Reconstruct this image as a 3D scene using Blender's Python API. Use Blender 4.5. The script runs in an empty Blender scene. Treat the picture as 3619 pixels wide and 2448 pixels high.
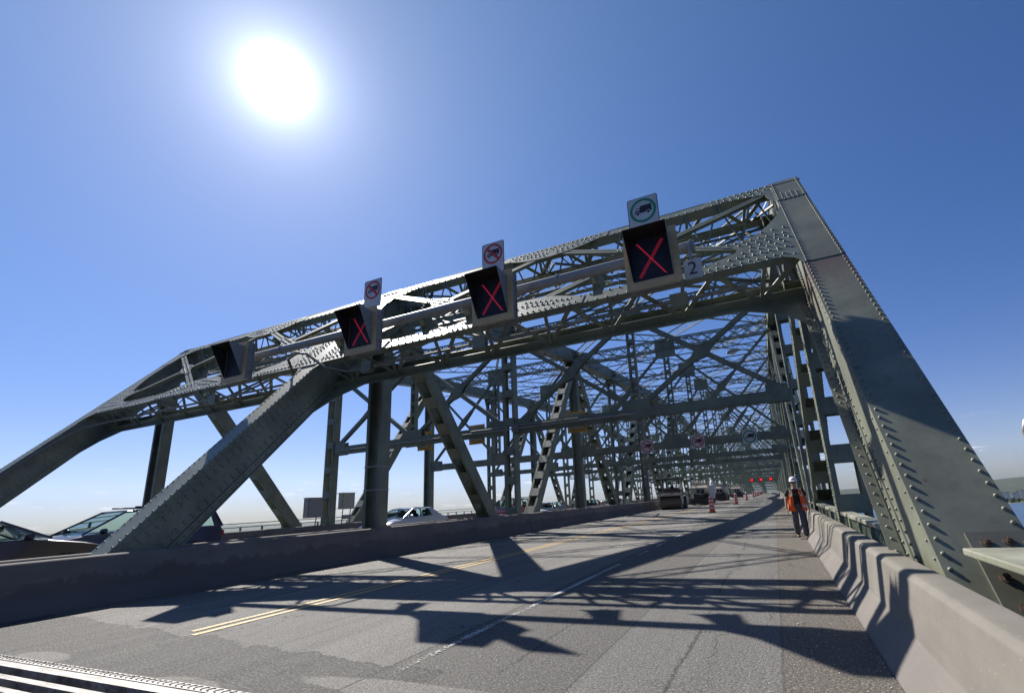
import bpy, bmesh, math, random
from mathutils import Vector, Matrix
R = math.radians
random.seed(7)
scene = bpy.context.scene
col = scene.collection

# ------------------------------------------------------------------ camera, sky, sun, exposure
def cam_axes(yaw, pitch, roll):
    f = Vector((math.sin(yaw) * math.cos(pitch), math.cos(yaw) * math.cos(pitch), math.sin(pitch)))
    r = Vector((math.cos(yaw), -math.sin(yaw), 0)); u = r.cross(f)
    c, s = math.cos(roll), math.sin(roll)
    return c * r + s * u, -s * r + c * u, f
cd = bpy.data.cameras.new('camera'); cam = bpy.data.objects.new('camera', cd); col.objects.link(cam)
cr, cu, cf = cam_axes(R(-23.31713555), R(14.82567412), R(-3.26930983))
cam.matrix_world = Matrix(((cr.x, cu.x, -cf.x, 0), (cr.y, cu.y, -cf.y, 0), (cr.z, cu.z, -cf.z, 1.45), (0, 0, 0, 1)))
cd.sensor_width = 36; cd.sensor_fit = 'HORIZONTAL'
cd.lens = 1678.0 / 3619 * 36
cd.shift_x = -(1967.42 - 1809.5) / 3619; cd.shift_y = (1327.247 - 1224) / 3619
cd.clip_start = .05; cd.clip_end = 60000
scene.camera = cam

SUN = Vector((-.62598, .39260, .67380)).normalized()
world = bpy.data.worlds.new('World'); scene.world = world; world.use_nodes = True
wt = world.node_tree; wt.nodes.clear()
def wn(t, **k):
    n = wt.nodes.new(t)
    for a, b in k.items(): setattr(n, a, b)
    return n
sky = wn('ShaderNodeTexSky', sky_type='NISHITA', sun_disc=False, sun_elevation=math.asin(SUN.z),
         sun_rotation=math.atan2(SUN.x, SUN.y), altitude=30, air_density=1.0, dust_density=.12, ozone_density=2.2)
SKY = .055
bg = wn('ShaderNodeBackground'); bg.inputs[1].default_value = SKY
wout = wn('ShaderNodeOutputWorld')
geo = wn('ShaderNodeTexCoord')
nrm = wn('ShaderNodeVectorMath', operation='NORMALIZE'); wt.links.new(geo.outputs['Generated'], nrm.inputs[0])
dot = wn('ShaderNodeVectorMath', operation='DOT_PRODUCT'); wt.links.new(nrm.outputs[0], dot.inputs[0]); dot.inputs[1].default_value = SUN
def wm(op, a, b=None, c=None, clamp=False):
    n = wn('ShaderNodeMath', operation=op, use_clamp=clamp)
    for i, v in enumerate((a, b, c)):
        if v is None: continue
        if isinstance(v, (int, float)): n.inputs[i].default_value = v
        else: wt.links.new(v, n.inputs[i])
    return n.outputs[0]
ang = wm('ARCCOSINE', wm('MINIMUM', dot.outputs['Value'], 1.0))
# the sun's aureole: forward scattering of the air round the sun, in degrees from its centre
deg = wm('MULTIPLY', ang, 57.29578)
a1 = wm('MULTIPLY', wm('EXPONENT', wm('MULTIPLY', wm('POWER', wm('DIVIDE', deg, 1.35), 2.0), -1.0)), 260)
a2 = wm('MULTIPLY', wm('EXPONENT', wm('DIVIDE', deg, -2.35)), 24.0)
a3 = wm('MULTIPLY', wm('EXPONENT', wm('DIVIDE', deg, -34.0)), 3.4)
aur = a3; core = wm('ADD', a1, a2)
addc = wn('ShaderNodeVectorMath', operation='ADD')
aurc = wn('ShaderNodeVectorMath', operation='SCALE'); aurc.inputs[0].default_value = (.72, 1.06, 1.16)
wt.links.new(aur, aurc.inputs['Scale'])
corec = wn('ShaderNodeVectorMath', operation='SCALE'); corec.inputs[0].default_value = (.88, .97, 1.04); wt.links.new(core, corec.inputs['Scale'])
both = wn('ShaderNodeVectorMath', operation='ADD'); wt.links.new(aurc.outputs[0], both.inputs[0]); wt.links.new(corec.outputs[0], both.inputs[1])
# small fair-weather clouds low over the far shore
sep = wn('ShaderNodeSeparateXYZ'); wt.links.new(nrm.outputs[0], sep.inputs[0])
cmap = wn('ShaderNodeMapping'); wt.links.new(nrm.outputs[0], cmap.inputs[0]); cmap.inputs['Scale'].default_value = (9, 9, 58)
cn = wn('ShaderNodeTexNoise'); wt.links.new(cmap.outputs[0], cn.inputs['Vector'])
cn.inputs['Scale'].default_value = 1.9; cn.inputs['Detail'].default_value = 6; cn.inputs['Roughness'].default_value = .62
cl = wm('MULTIPLY', wm('SUBTRACT', cn.outputs['Fac'], .60), 9.0, clamp=True)
lo = wm('MULTIPLY', wm('SUBTRACT', .105, sep.outputs['Z']), 16.0, clamp=True)
lo2 = wm('MULTIPLY', wm('ADD', sep.outputs['Z'], .01), 60.0, clamp=True)
cfac = wm('MULTIPLY', wm('MULTIPLY', wm('MULTIPLY', cl, lo), lo2), .75)
hs = wn('ShaderNodeHueSaturation'); hs.inputs['Saturation'].default_value = 1.45; hs.inputs['Value'].default_value = 1.0
pre = wn('ShaderNodeMixRGB', blend_type='MULTIPLY'); pre.inputs[0].default_value = 1; wt.links.new(sky.outputs[0], pre.inputs[1]); pre.inputs[2].default_value = (1.14, .935, 1.02, 1)
wt.links.new(pre.outputs[0], hs.inputs['Color'])
# the low sky: cooler and paler towards the horizon (moist air over the river)
lowf = wm('EXPONENT', wm('DIVIDE', wm('MAXIMUM', sep.outputs['Z'], 0.0), -.16))
tint = wn('ShaderNodeMixRGB', blend_type='MULTIPLY'); wt.links.new(lowf, tint.inputs[0]); wt.links.new(hs.outputs[0], tint.inputs[1]); tint.inputs[2].default_value = (.58, .79, 1.08, 1)
low2 = wm('EXPONENT', wm('DIVIDE', wm('MAXIMUM', sep.outputs['Z'], 0.0), -.05))
tint2 = wn('ShaderNodeMixRGB', blend_type='MULTIPLY'); wt.links.new(low2, tint2.inputs[0]); wt.links.new(tint.outputs[0], tint2.inputs[1]); tint2.inputs[2].default_value = (.70, .86, 1.14, 1)
wt.links.new(tint2.outputs[0], addc.inputs[0]); wt.links.new(both.outputs[0], addc.inputs[1])
cmix = wn('ShaderNodeMixRGB'); wt.links.new(cfac, cmix.inputs[0]); wt.links.new(addc.outputs[0], cmix.inputs[1])
cmix.inputs[2].default_value = (10.5, 11, 11.6, 1)
wt.links.new(cmix.outputs[0], bg.inputs[0]); wt.links.new(bg.outputs[0], wout.inputs[0])

sd = bpy.data.lights.new('sun', 'SUN'); so = bpy.data.objects.new('sun', sd); col.objects.link(so)
sd.energy = 5.0; sd.angle = R(.55); sd.color = (1.0, .955, .88)
so.rotation_euler = SUN.to_track_quat('Z', 'Y').to_euler()
vs = scene.view_settings
vs.view_transform = 'Standard'; vs.look = 'None'; vs.exposure = .72; vs.gamma = 1; vs.use_curve_mapping = False

# ------------------------------------------------------------------ materials
class NT:
    def __init__(s, name):
        s.m = bpy.data.materials.new(name); s.m.use_nodes = True; s.t = s.m.node_tree
        s.p = s.t.nodes['Principled BSDF']
    def n(s, t, **k):
        n = s.t.nodes.new(t)
        for a, b in k.items(): setattr(n, a, b)
        return n
    def l(s, a, b): s.t.links.new(a, b)
    def put(s, v, sock):
        if hasattr(v, 'is_linked') or hasattr(v, 'links'): s.l(v, sock)
        else: sock.default_value = v
    def math(s, op, a, b=0.0, clamp=False):
        n = s.n('ShaderNodeMath', operation=op, use_clamp=clamp); s.put(a, n.inputs[0]); s.put(b, n.inputs[1]); return n.outputs[0]
    def pos(s, scale=(1, 1, 1), world=False, loc=(0, 0, 0)):
        if world: o = s.n('ShaderNodeNewGeometry').outputs['Position']
        else: o = s.n('ShaderNodeTexCoord').outputs['Object']
        m = s.n('ShaderNodeMapping'); s.l(o, m.inputs[0]); m.inputs['Scale'].default_value = scale; m.inputs['Location'].default_value = loc
        return m.outputs[0]
    def noise(s, v, scale, detail=4, rough=.55):
        n = s.n('ShaderNodeTexNoise'); s.l(v, n.inputs['Vector']); n.inputs['Scale'].default_value = scale
        n.inputs['Detail'].default_value = detail; n.inputs['Roughness'].default_value = rough; return n.outputs['Fac']
    def ramp(s, f, lo, hi):
        return s.math('DIVIDE', s.math('SUBTRACT', f, lo), hi - lo, clamp=True)
    def mix(s, f, a, b, mode='MIX'):
        n = s.n('ShaderNodeMixRGB', blend_type=mode); s.put(f, n.inputs[0])
        for i, c in ((1, a), (2, b)):
            if isinstance(c, tuple): n.inputs[i].default_value = c if len(c) == 4 else (*c, 1)
            else: s.l(c, n.inputs[i])
        return n.outputs[0]
    def bump(s, h, strength, dist=.01):
        b = s.n('ShaderNodeBump'); b.inputs['Strength'].default_value = strength; b.inputs['Distance'].default_value = dist
        s.l(h, b.inputs['Height']); s.l(b.outputs[0], s.p.inputs['Normal'])
    def base(s, c, rough=None, metal=None, spec=None):
        if isinstance(c, tuple): s.p.inputs['Base Color'].default_value = (*c, 1)
        else: s.l(c, s.p.inputs['Base Color'])
        if rough is not None:
            if isinstance(rough, (int, float)): s.p.inputs['Roughness'].default_value = rough
            else: s.l(rough, s.p.inputs['Roughness'])
        if metal is not None: s.p.inputs['Metallic'].default_value = metal
        if spec is not None: s.p.inputs['Specular IOR Level'].default_value = spec
        return s.m

def steel(name, c, rust=.5, rough=.5, stain=1.0):
    k = NT(name); p = k.pos(world=True)
    n1 = k.noise(p, 1.3, 5); n2 = k.noise(k.pos((5, 5, .7), True), 1.6, 5, .6); n3 = k.noise(p, 7, 6, .7)
    c2 = tuple(x * .70 for x in c); c3 = tuple(min(1, x * 1.16 + .004) for x in c)
    a = k.mix(k.ramp(n1, .35, .65), c2, c3)
    a = k.mix(k.math('MULTIPLY', k.ramp(n2, .5, .75), .45 * stain), a, (.075, .068, .045))
    r = k.math('MULTIPLY', k.ramp(n3, .66 - .05 * rust, .76), k.ramp(n2, .45, .62))
    a = k.mix(r, a, (.11, .048, .025))
    k.bump(k.noise(p, 9, 3), .12, .01)
    return k.base(a, rough, None, .9)
M = {}
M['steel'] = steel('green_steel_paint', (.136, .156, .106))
M['steel_far'] = steel('green_steel_paint_sun_lightened', (.225, .255, .172), .3)  # base colour lightened to stand in for sunlight on the far steel
M['steel_post'] = steel('pale_green_steel_paint', (.138, .146, .100), .9, .54)
M['steel_rust'] = steel('green_steel_paint_rusted', (.10, .10, .075), 1.4, .55, 1.6)
def add_marks(m, drip_at=None):
    nt = m.node_tree; pb = nt.nodes['Principled BSDF']; src = pb.inputs['Base Color'].links[0].from_socket
    k = NT.__new__(NT); k.m = m; k.t = nt; k.p = pb
    p = k.pos(world=True); vo = k.n('ShaderNodeTexVoronoi'); k.l(k.pos((1, 1, .55), True), vo.inputs['Vector']); vo.inputs['Scale'].default_value = 1.9
    spot = k.math('SUBTRACT', 1.0, k.ramp(vo.outputs['Distance'], .022, .05))
    vo2 = k.n('ShaderNodeTexVoronoi'); k.l(k.pos((6, 6, .8), True), vo2.inputs['Vector']); vo2.inputs['Scale'].default_value = 1.3
    str_ = k.math('MULTIPLY', k.math('SUBTRACT', 1.0, k.ramp(vo2.outputs['Distance'], .10, .26)), k.ramp(k.noise(p, .9, 4), .5, .62))
    c = k.mix(k.math('MULTIPLY', spot, .8), src, (.09, .035, .02)); c = k.mix(k.math('MULTIPLY', str_, .6), c, (.09, .052, .028))
    if drip_at:
        sp = k.n('ShaderNodeSeparateXYZ'); k.l(p, sp.inputs[0]); n = k.noise(k.pos((7, 1, .5), True), 1.4, 5, .7)
        z = sp.outputs[2]; below = k.math('MULTIPLY', k.math('LESS_THAN', z, drip_at), k.ramp(k.math('ADD', z, k.math('MULTIPLY', n, 1.6)), drip_at - .35, drip_at + .75))
        c = k.mix(k.math('MULTIPLY', below, .75), c, (.105, .055, .035))
    k.l(c, pb.inputs['Base Color'])
add_marks(M['steel_post'], 5.84); add_marks(M['steel'])
M['rail'] = steel('pale_rail_paint', (.27, .27, .20), .3, .5)
def plain(name, c, rough=.5, metal=0.0, var=.12, sc=6):
    k = NT(name); p = k.pos()
    a = k.mix(k.ramp(k.noise(p, sc, 4), .3, .7), tuple(x * (1 - var) for x in c), tuple(min(1, x * (1 + var)) for x in c))
    return k.base(a, rough, metal)
M['rust_line'] = plain('rusty_bolt_steel', (.10, .065, .045), .75)
M['gal'] = plain('galvanised_steel', (.28, .28, .27), .42, .35)
M['pipe'] = plain('grey_painted_pipe', (.25, .25, .245), .5, .1)
M['tan'] = plain('tan_signal_plate', (.44, .31, .155), .5)
M['amber'] = plain('amber_signal_plate', (.42, .25, .05), .5)
M['boxgrey'] = plain('grey_signal_housing', (.22, .225, .23), .45, .1)
M['black'] = plain('black_signal_hood', (.012, .012, .013), .6)
M['glass_dark'] = plain('dark_display_glass', (.024, .026, .038), .55); M['glass_dark'].node_tree.nodes['Principled BSDF'].inputs['Specular IOR Level'].default_value = .15
M['white'] = plain('white_sign_face', (.47, .47, .47), .45)
M['sign_black'] = plain('black_sign_ink', (.015, .015, .02), .5)
M['sign_red'] = plain('red_sign_ink', (.42, .03, .04), .5)
M['sign_green'] = plain('green_sign_ink', (.01, .20, .12), .5)
M['cabinet_a'] = plain('grey_cabinet_paint', (.24, .24, .26), .5)
M['cabinet_b'] = plain('beige_cabinet_paint', (.36, .35, .31), .5)
M['orange'] = plain('orange_barrel_plastic', (.62, .075, .012), .45)
M['refl'] = plain('white_reflective_band', (.5, .5, .52), .35)
M['rubber'] = plain('black_rubber', (.02, .02, .02), .85)
M['cable'] = plain('black_cable', (.02, .02, .022), .6)
M['conduit'] = plain('grey_conduit', (.16, .155, .14), .5)
M['skin'] = plain('skin', (.46, .26, .18), .5)
M['helmet'] = plain('white_hard_hat', (.75, .75, .78), .3)
M['vest'] = plain('orange_safety_fabric', (.78, .10, .008), .7)
M['vest_y'] = plain('yellow_reflective_tape', (.72, .66, .36), .5)
M['shirt'] = plain('black_shirt_fabric', (.018, .018, .02), .85)
M['jeans'] = plain('grey_work_trousers', (.075, .075, .09), .85, 0, .35, 14)
M['boot'] = plain('tan_work_boot', (.17, .11, .065), .8)
M['boot_dark'] = plain('brown_boot_sole', (.05, .035, .025), .8)
M['machine'] = plain('beige_machine_paint', (.42, .38, .30), .5)
M['machine_white'] = plain('white_machine_paint', (.55, .55, .56), .45)
M['machine_dark'] = plain('dark_machine_parts', (.035, .032, .03), .6)
M['drum'] = plain('dusty_steel_drum', (.14, .115, .09), .55, .3)
M['paver'] = M['machine']
def emis(name, c, s):
    k = NT(name); k.p.inputs['Emission Color'].default_value = (*c, 1); k.p.inputs['Emission Strength'].default_value = s
    return k.base((.05, .005, .005), .4)
M['led'] = emis('red_led', (1, .03, .09), .22)
M['led_far'] = emis('red_led_bright', (1, .02, .02), 1.3)
M['led_off'] = plain('unlit_led', (.035, .04, .055), .3)
def carpaint(name, c, rough=.28):
    k = NT(name); k.p.inputs['Coat Weight'].default_value = .35; k.p.inputs['Coat Roughness'].default_value = .12
    return k.base(c, rough, .25)
M['car_plum'] = carpaint('dark_plum_car_paint', (.028, .018, .026))
M['car_navy'] = carpaint('dark_blue_car_paint', (.010, .014, .05))
M['car_white'] = carpaint('pearl_white_car_paint', (.52, .53, .58))
M['car_red'] = carpaint('dark_red_car_paint', (.30, .008, .02))
M['car_blue'] = carpaint('midnight_blue_car_paint', (.022, .026, .055))
M['car_taupe'] = carpaint('grey_beige_car_paint', (.20, .175, .16))
M['car_silver'] = carpaint('silver_car_paint', (.40, .41, .44))
k = NT('tinted_car_glass'); k.p.inputs['Transmission Weight'].default_value = 1.0; k.p.inputs['IOR'].default_value = 1.02
M['glass'] = k.base((.42, .58, .55), .03, 0, .9)
M['tyre'] = plain('tyre_rubber', (.02, .02, .02), .85)
M['rim'] = plain('alloy_rim', (.35, .35, .36), .35, .7)
M['lamp_red'] = plain('red_lamp_glass', (.35, .01, .01), .2)
M['lamp_white'] = plain('clear_lamp_glass', (.75, .75, .75), .12)
M['interior'] = plain('dark_car_interior', (.03, .03, .033), .8)

# concrete of the barriers
k = NT('concrete_barrier_surface'); p = k.pos(world=True)
n1 = k.noise(p, 1.1, 6, .6); n2 = k.noise(k.pos((3, .25, 3), True), 2.0, 5); n3 = k.noise(p, 55, 3)
zz = k.n('ShaderNodeSeparateXYZ'); k.l(p, zz.inputs[0])
a = k.mix(k.ramp(n1, .3, .7), (.145, .132, .112), (.21, .193, .165))
dirt = k.math('MULTIPLY', k.ramp(k.math('ADD', k.math('MULTIPLY', n2, .9), k.math('MULTIPLY', zz.outputs[2], -.75)), .10, .34), .5)
scf = k.math('MULTIPLY', k.ramp(k.noise(k.pos((2, .5, 9), True), 3.2, 6, .75), .60, .66), .3)
a = k.mix(scf, a, (.12, .105, .095))
wst = k.math('MULTIPLY', k.ramp(k.noise(k.pos((.4, 5, .5), True), 1.6, 5, .6), .54, .68), .22)
a = k.mix(wst, a, (.14, .13, .115))
a = k.mix(dirt, a, (.135, .12, .115))
a = k.mix(k.math('MULTIPLY', k.ramp(n3, .62, .72), .35), a, (.12, .11, .1))
v = k.n('ShaderNodeTexVoronoi'); k.l(k.pos(world=True), v.inputs['Vector']); v.inputs['Scale'].default_value = 16
a = k.mix(k.math('MULTIPLY', k.math('LESS_THAN', v.outputs['Distance'], .07), .5), a, (.42, .40, .38))
k.bump(k.math('ADD', k.math('MULTIPLY', n3, .5), n1), .25, .006)
M['concrete'] = k.base(a, .8, 0, .3)
k = NT('dark_concrete_barrier_surface'); p = k.pos(world=True)
n1 = k.noise(k.pos((1, .35, 1), True), 1.5, 6, .65); n3 = k.noise(p, 40, 3); zz = k.n('ShaderNodeSeparateXYZ'); k.l(p, zz.inputs[0])
a = k.mix(k.ramp(n1, .3, .7), (.125, .110, .10), (.20, .18, .165))
edge = k.math('ADD', k.math('MULTIPLY', k.noise(k.pos((1, .9, .4), True), 2.2, 7, .75), 1.1), k.math('MULTIPLY', zz.outputs[2], -1.0))
a = k.mix(k.math('MULTIPLY', k.ramp(edge, -.02, .04), .5), a, (.075, .066, .062))
k.bump(n3, .2, .006)
M['concrete_dark'] = k.base(a, .85, 0, .3)

# road surface
k = NT('worn_asphalt'); p = k.pos(); sp = k.n('ShaderNodeSeparateXYZ'); k.l(p, sp.inputs[0]); X, Y = sp.outputs[0], sp.outputs[1]
big = k.noise(p, .35, 5, .6); streak = k.noise(k.pos((2.2, .09, 1)), 1.7, 6, .6)
grain = k.noise(p, 95, 2, .7); g2 = k.noise(p, 33, 3, .7); wob = k.noise(p, 1.1, 6, .65); fw = k.noise(p, 9, 4, .7)
wob2 = k.math('MULTIPLY', k.math('SUBTRACT', wob, .5), 1.0); fw2 = k.math('MULTIPLY', k.math('SUBTRACT', fw, .5), .10)
lane = k.mix(k.ramp(streak, .32, .68), (.185, .182, .178), (.275, .270, .262))
lane = k.mix(k.math('MULTIPLY', k.ramp(big, .42, .62), .35), lane, (.15, .148, .145))
# light wavy tracks and tar bands
def band(x0, w, amp, sc, sh):
    nn = k.noise(k.pos((.2, sc, 1), False, (sh, sh, 0)), 1.0, 3)
    xc = k.math('ADD', X, k.math('ADD', k.math('MULTIPLY', k.math('SUBTRACT', nn, .5), amp), fw2))
    d = k.math('ABSOLUTE', k.math('SUBTRACT', xc, x0)); return k.math('SUBTRACT', 1.0, k.ramp(d, w * .5, w))
for x0, w, am, sc, sh, c, f in ((-9.9, .10, .9, .5, 3, (.36, .355, .34), .45), (-8.9, .07, 1.2, .35, 9, (.36, .355, .34), .35),
                               (-5.6, .05, .5, .4, 5, (.10, .10, .10), .45), (-2.4, .5, .6, .2, 1, (.17, .165, .16), .4), (-4.6, .5, .4, .3, 17, (.31, .305, .30), .4)):
    lane = k.mix(k.math('MULTIPLY', band(x0, w, am, sc, sh), f), lane, c)
rough_c = k.mix(k.ramp(g2, .38, .62), (.040, .039, .041), (.115, .111, .107))
smooth_c = k.mix(k.ramp(streak, .3, .7), (.165, .165, .165), (.215, .214, .21))
should_c = k.mix(k.ramp(g2, .35, .62), (.105, .094, .082), (.21, .19, .165))
# the resurfaced strip west of the right lane, and the right lane itself
strip = k.math('MULTIPLY', k.math('GREATER_THAN', k.math('ADD', X, k.math('MULTIPLY', fw2, .4)), -3.66), k.math('LESS_THAN', X, 5.0))
sl = k.mix(k.ramp(g2, .3, .65), (.095, .093, .092), (.165, .16, .153))
c = k.mix(strip, lane, sl)
rl = k.math('GREATER_THAN', k.math('ADD', X, k.math('MULTIPLY', wob2, .12)), -1.76); c = k.mix(rl, c, smooth_c)
# dark patch between the joint and the old lane surface
ed = k.math('ADD', k.math('ADD', Y, k.math('MULTIPLY', k.math('ADD', X, 3.3), .085)), k.math('ADD', k.math('MULTIPLY', wob2, .9), fw2))
patch = k.math('MULTIPLY', k.math('LESS_THAN', ed, 3.98), k.math('LESS_THAN', X, -3.0))
c = k.mix(patch, c, k.mix(k.ramp(streak, .35, .7), rough_c, k.mix(k.ramp(g2, .36, .64), (.065, .064, .063), (.19, .185, .178))))
seam = k.math('MULTIPLY', k.math('LESS_THAN', k.math('ABSOLUTE', k.math('SUBTRACT', ed, 4.0)), .018), k.math('LESS_THAN', X, -3.0))
c = k.mix(k.math('MULTIPLY', seam, .8), c, (.03, .03, .032))
# pale worn ends beside the joint
for x0, y0, rx, ry in ((-8.3, 3.25, .55, .16), (-5.35, 3.12, .5, .16), (-3.0, 3.55, 1.3, .18)):
    dx = k.math('DIVIDE', k.math('SUBTRACT', X, x0), rx); dy = k.math('DIVIDE', k.math('SUBTRACT', Y, y0), ry)
    d = k.math('ADD', k.math('ADD', k.math('MULTIPLY', dx, dx), k.math('MULTIPLY', dy, dy)), k.math('MULTIPLY', wob2, 1.2))
    c = k.mix(k.math('MULTIPLY', k.math('SUBTRACT', 1.0, k.ramp(d, .8, 1.1)), .8), c, (.30, .295, .28))
# shoulder
shd = k.math('GREATER_THAN', k.math('ADD', X, fw2), -.17); c = k.mix(shd, c, should_c)
# cracks
vo = k.n('ShaderNodeTexVoronoi', feature='DISTANCE_TO_EDGE'); cmv = k.n('ShaderNodeVectorMath', operation='ADD')
nz = k.n('ShaderNodeTexNoise'); k.l(p, nz.inputs['Vector']); nz.inputs['Scale'].default_value = 2.3; nz.inputs['Detail'].default_value = 6
k.l(k.pos((.8, .42, 1)), cmv.inputs[0]); nsc = k.n('ShaderNodeVectorMath', operation='SCALE'); k.l(nz.outputs['Color'], nsc.inputs[0]); nsc.inputs['Scale'].default_value = .55
k.l(nsc.outputs[0], cmv.inputs[1]); k.l(cmv.outputs[0], vo.inputs['Vector']); vo.inputs['Scale'].default_value = .62
crk = k.math('MULTIPLY', k.math('LESS_THAN', vo.outputs['Distance'], .0045), k.ramp(big, .44, .52))
c = k.mix(k.math('MULTIPLY', crk, .8), c, (.04, .038, .038))
def vline(x0, w, f):
    global c
    d = k.math('ABSOLUTE', k.math('SUBTRACT', k.math('ADD', X, k.math('MULTIPLY', fw2, .35)), x0))
    c = k.mix(k.math('MULTIPLY', k.math('LESS_THAN', d, w), f), c, (.035, .033, .034))
for x0, sh, am in ((-9.15, 31, .5), (-5.95, 37, .35), (-2.55, 41, .3), (-1.0, 47, .25), (-10.9, 51, .4)):
    c = k.mix(k.math('MULTIPLY', k.math('MULTIPLY', band(x0, .022, am, .35, sh), k.ramp(k.noise(k.pos((.1, .5, 1), False, (sh, 0, 0)), 1, 2), .44, .5)), .75), c, (.022, .021, .022))
vline(-3.665, .014, .85); vline(-1.765, .010, .6); vline(-.17, .012, .5)
# stone speckle
vs2 = k.n('ShaderNodeTexVoronoi'); k.l(p, vs2.inputs['Vector']); vs2.inputs['Scale'].default_value = 42
spk = k.math('MULTIPLY', k.math('LESS_THAN', vs2.outputs['Distance'], .26), .5)
c = k.mix(spk, c, (.34, .33, .31)); mott = k.noise(p, 13, 6, .8); peb = k.noise(p, 46, 2, .5)
c = k.mix(k.math('MULTIPLY', k.ramp(peb, .50, .60), .5), c, (.035, .034, .034)); c = k.mix(k.math('MULTIPLY', k.ramp(peb, .42, .34), .45), c, (.42, .41, .39))
c = k.mix(k.math('MULTIPLY', k.ramp(mott, .44, .60), .42), c, k.mix(.6, c, (.045, .042, .04)))
c = k.mix(k.math('MULTIPLY', k.ramp(grain, .42, .58), .75), c, k.mix(.62, c, (.03, .03, .03)))
stain = k.ramp(k.noise(k.pos((1, .35, 1)), .8, 6, .7), .56, .70); c = k.mix(k.math('MULTIPLY', stain, .35), c, (.075, .072, .07))
c = k.mix(1.0, c, (1.13, 1.085, 1.02), 'MULTIPLY')
k.bump(k.math('ADD', grain, k.math('MULTIPLY', g2, 1.5)), .9, .02)
M['asphalt'] = k.base(c, .78, 0, .35)

def paint(name, c, wear):
    k = NT(name); p = k.pos(); n = k.noise(p, 26, 5, .7); n2 = k.noise(k.pos((1, .3, 1)), 3, 4)
    f = k.ramp(k.math('ADD', k.math('MULTIPLY', n, .6), k.math('MULTIPLY', n2, .4)), wear, wear + .05)
    k.base(c, .7)
    tr = k.n('ShaderNodeBsdfTransparent'); mx = k.n('ShaderNodeMixShader'); k.l(f, mx.inputs[0])
    k.l(k.p.outputs[0], mx.inputs[1]); k.l(tr.outputs[0], mx.inputs[2]); k.l(mx.outputs[0], k.t.nodes['Material Output'].inputs[0]); return k.m
M['yellow'] = paint('worn_yellow_road_paint', (.46, .32, .13), .57)
M['whitep'] = paint('worn_white_road_paint', (.46, .455, .43), .455)
M['yellow_old'] = paint('faded_yellow_road_paint', (.22, .16, .07), .50)
k = NT('polished_joint_steel'); p = k.pos(world=True)
a = k.mix(k.ramp(k.noise(k.pos((1, 6, 1), True), 3, 6, .7), .4, .62), (.28, .27, .26), (.10, .085, .07)); a = k.mix(k.ramp(k.noise(p, 14, 5, .75), .56, .64), a, (.07, .055, .045)); M['joint'] = k.base(a, .6, .2)
M['dark'] = plain('joint_rubber_and_gap_shade', (.015, .013, .02), .7)  # seal rubber; also the painted shade of the tooth holes

k = NT('river_water'); p = k.pos(world=True)
k.bump(k.noise(k.pos((1, 1, 1), True), .09, 6, .65), .5, 2.5)
M['water'] = k.base((.012, .045, .10), .22, 0, .5)
k = NT('far_woodland'); p = k.pos(world=True); n = k.noise(p, .012, 8, .75); n2 = k.noise(p, .05, 5, .7)
a = k.mix(k.ramp(n, .35, .65), (.018, .032, .020), (.05, .06, .038)); a = k.mix(k.math('MULTIPLY', k.ramp(n2, .6, .68), .6), a, (.26, .23, .20))
M['hill'] = k.base(a, .95)
k = NT('shore_grass'); M['shore'] = k.base(k.mix(k.ramp(k.noise(k.pos(world=True), .02, 6), .4, .6), (.05, .06, .03), (.15, .14, .09)), .95)
k = NT('foliage'); M['foliage'] = k.base(k.mix(k.noise(k.pos(world=True), .08, 5), (.025, .045, .018), (.075, .10, .04)), .9)
M['house'] = plain('pale_house_wall', (.62, .60, .56), .8)
M['house_roof'] = plain('dull_house_roof', (.16, .12, .11), .8)

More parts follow.
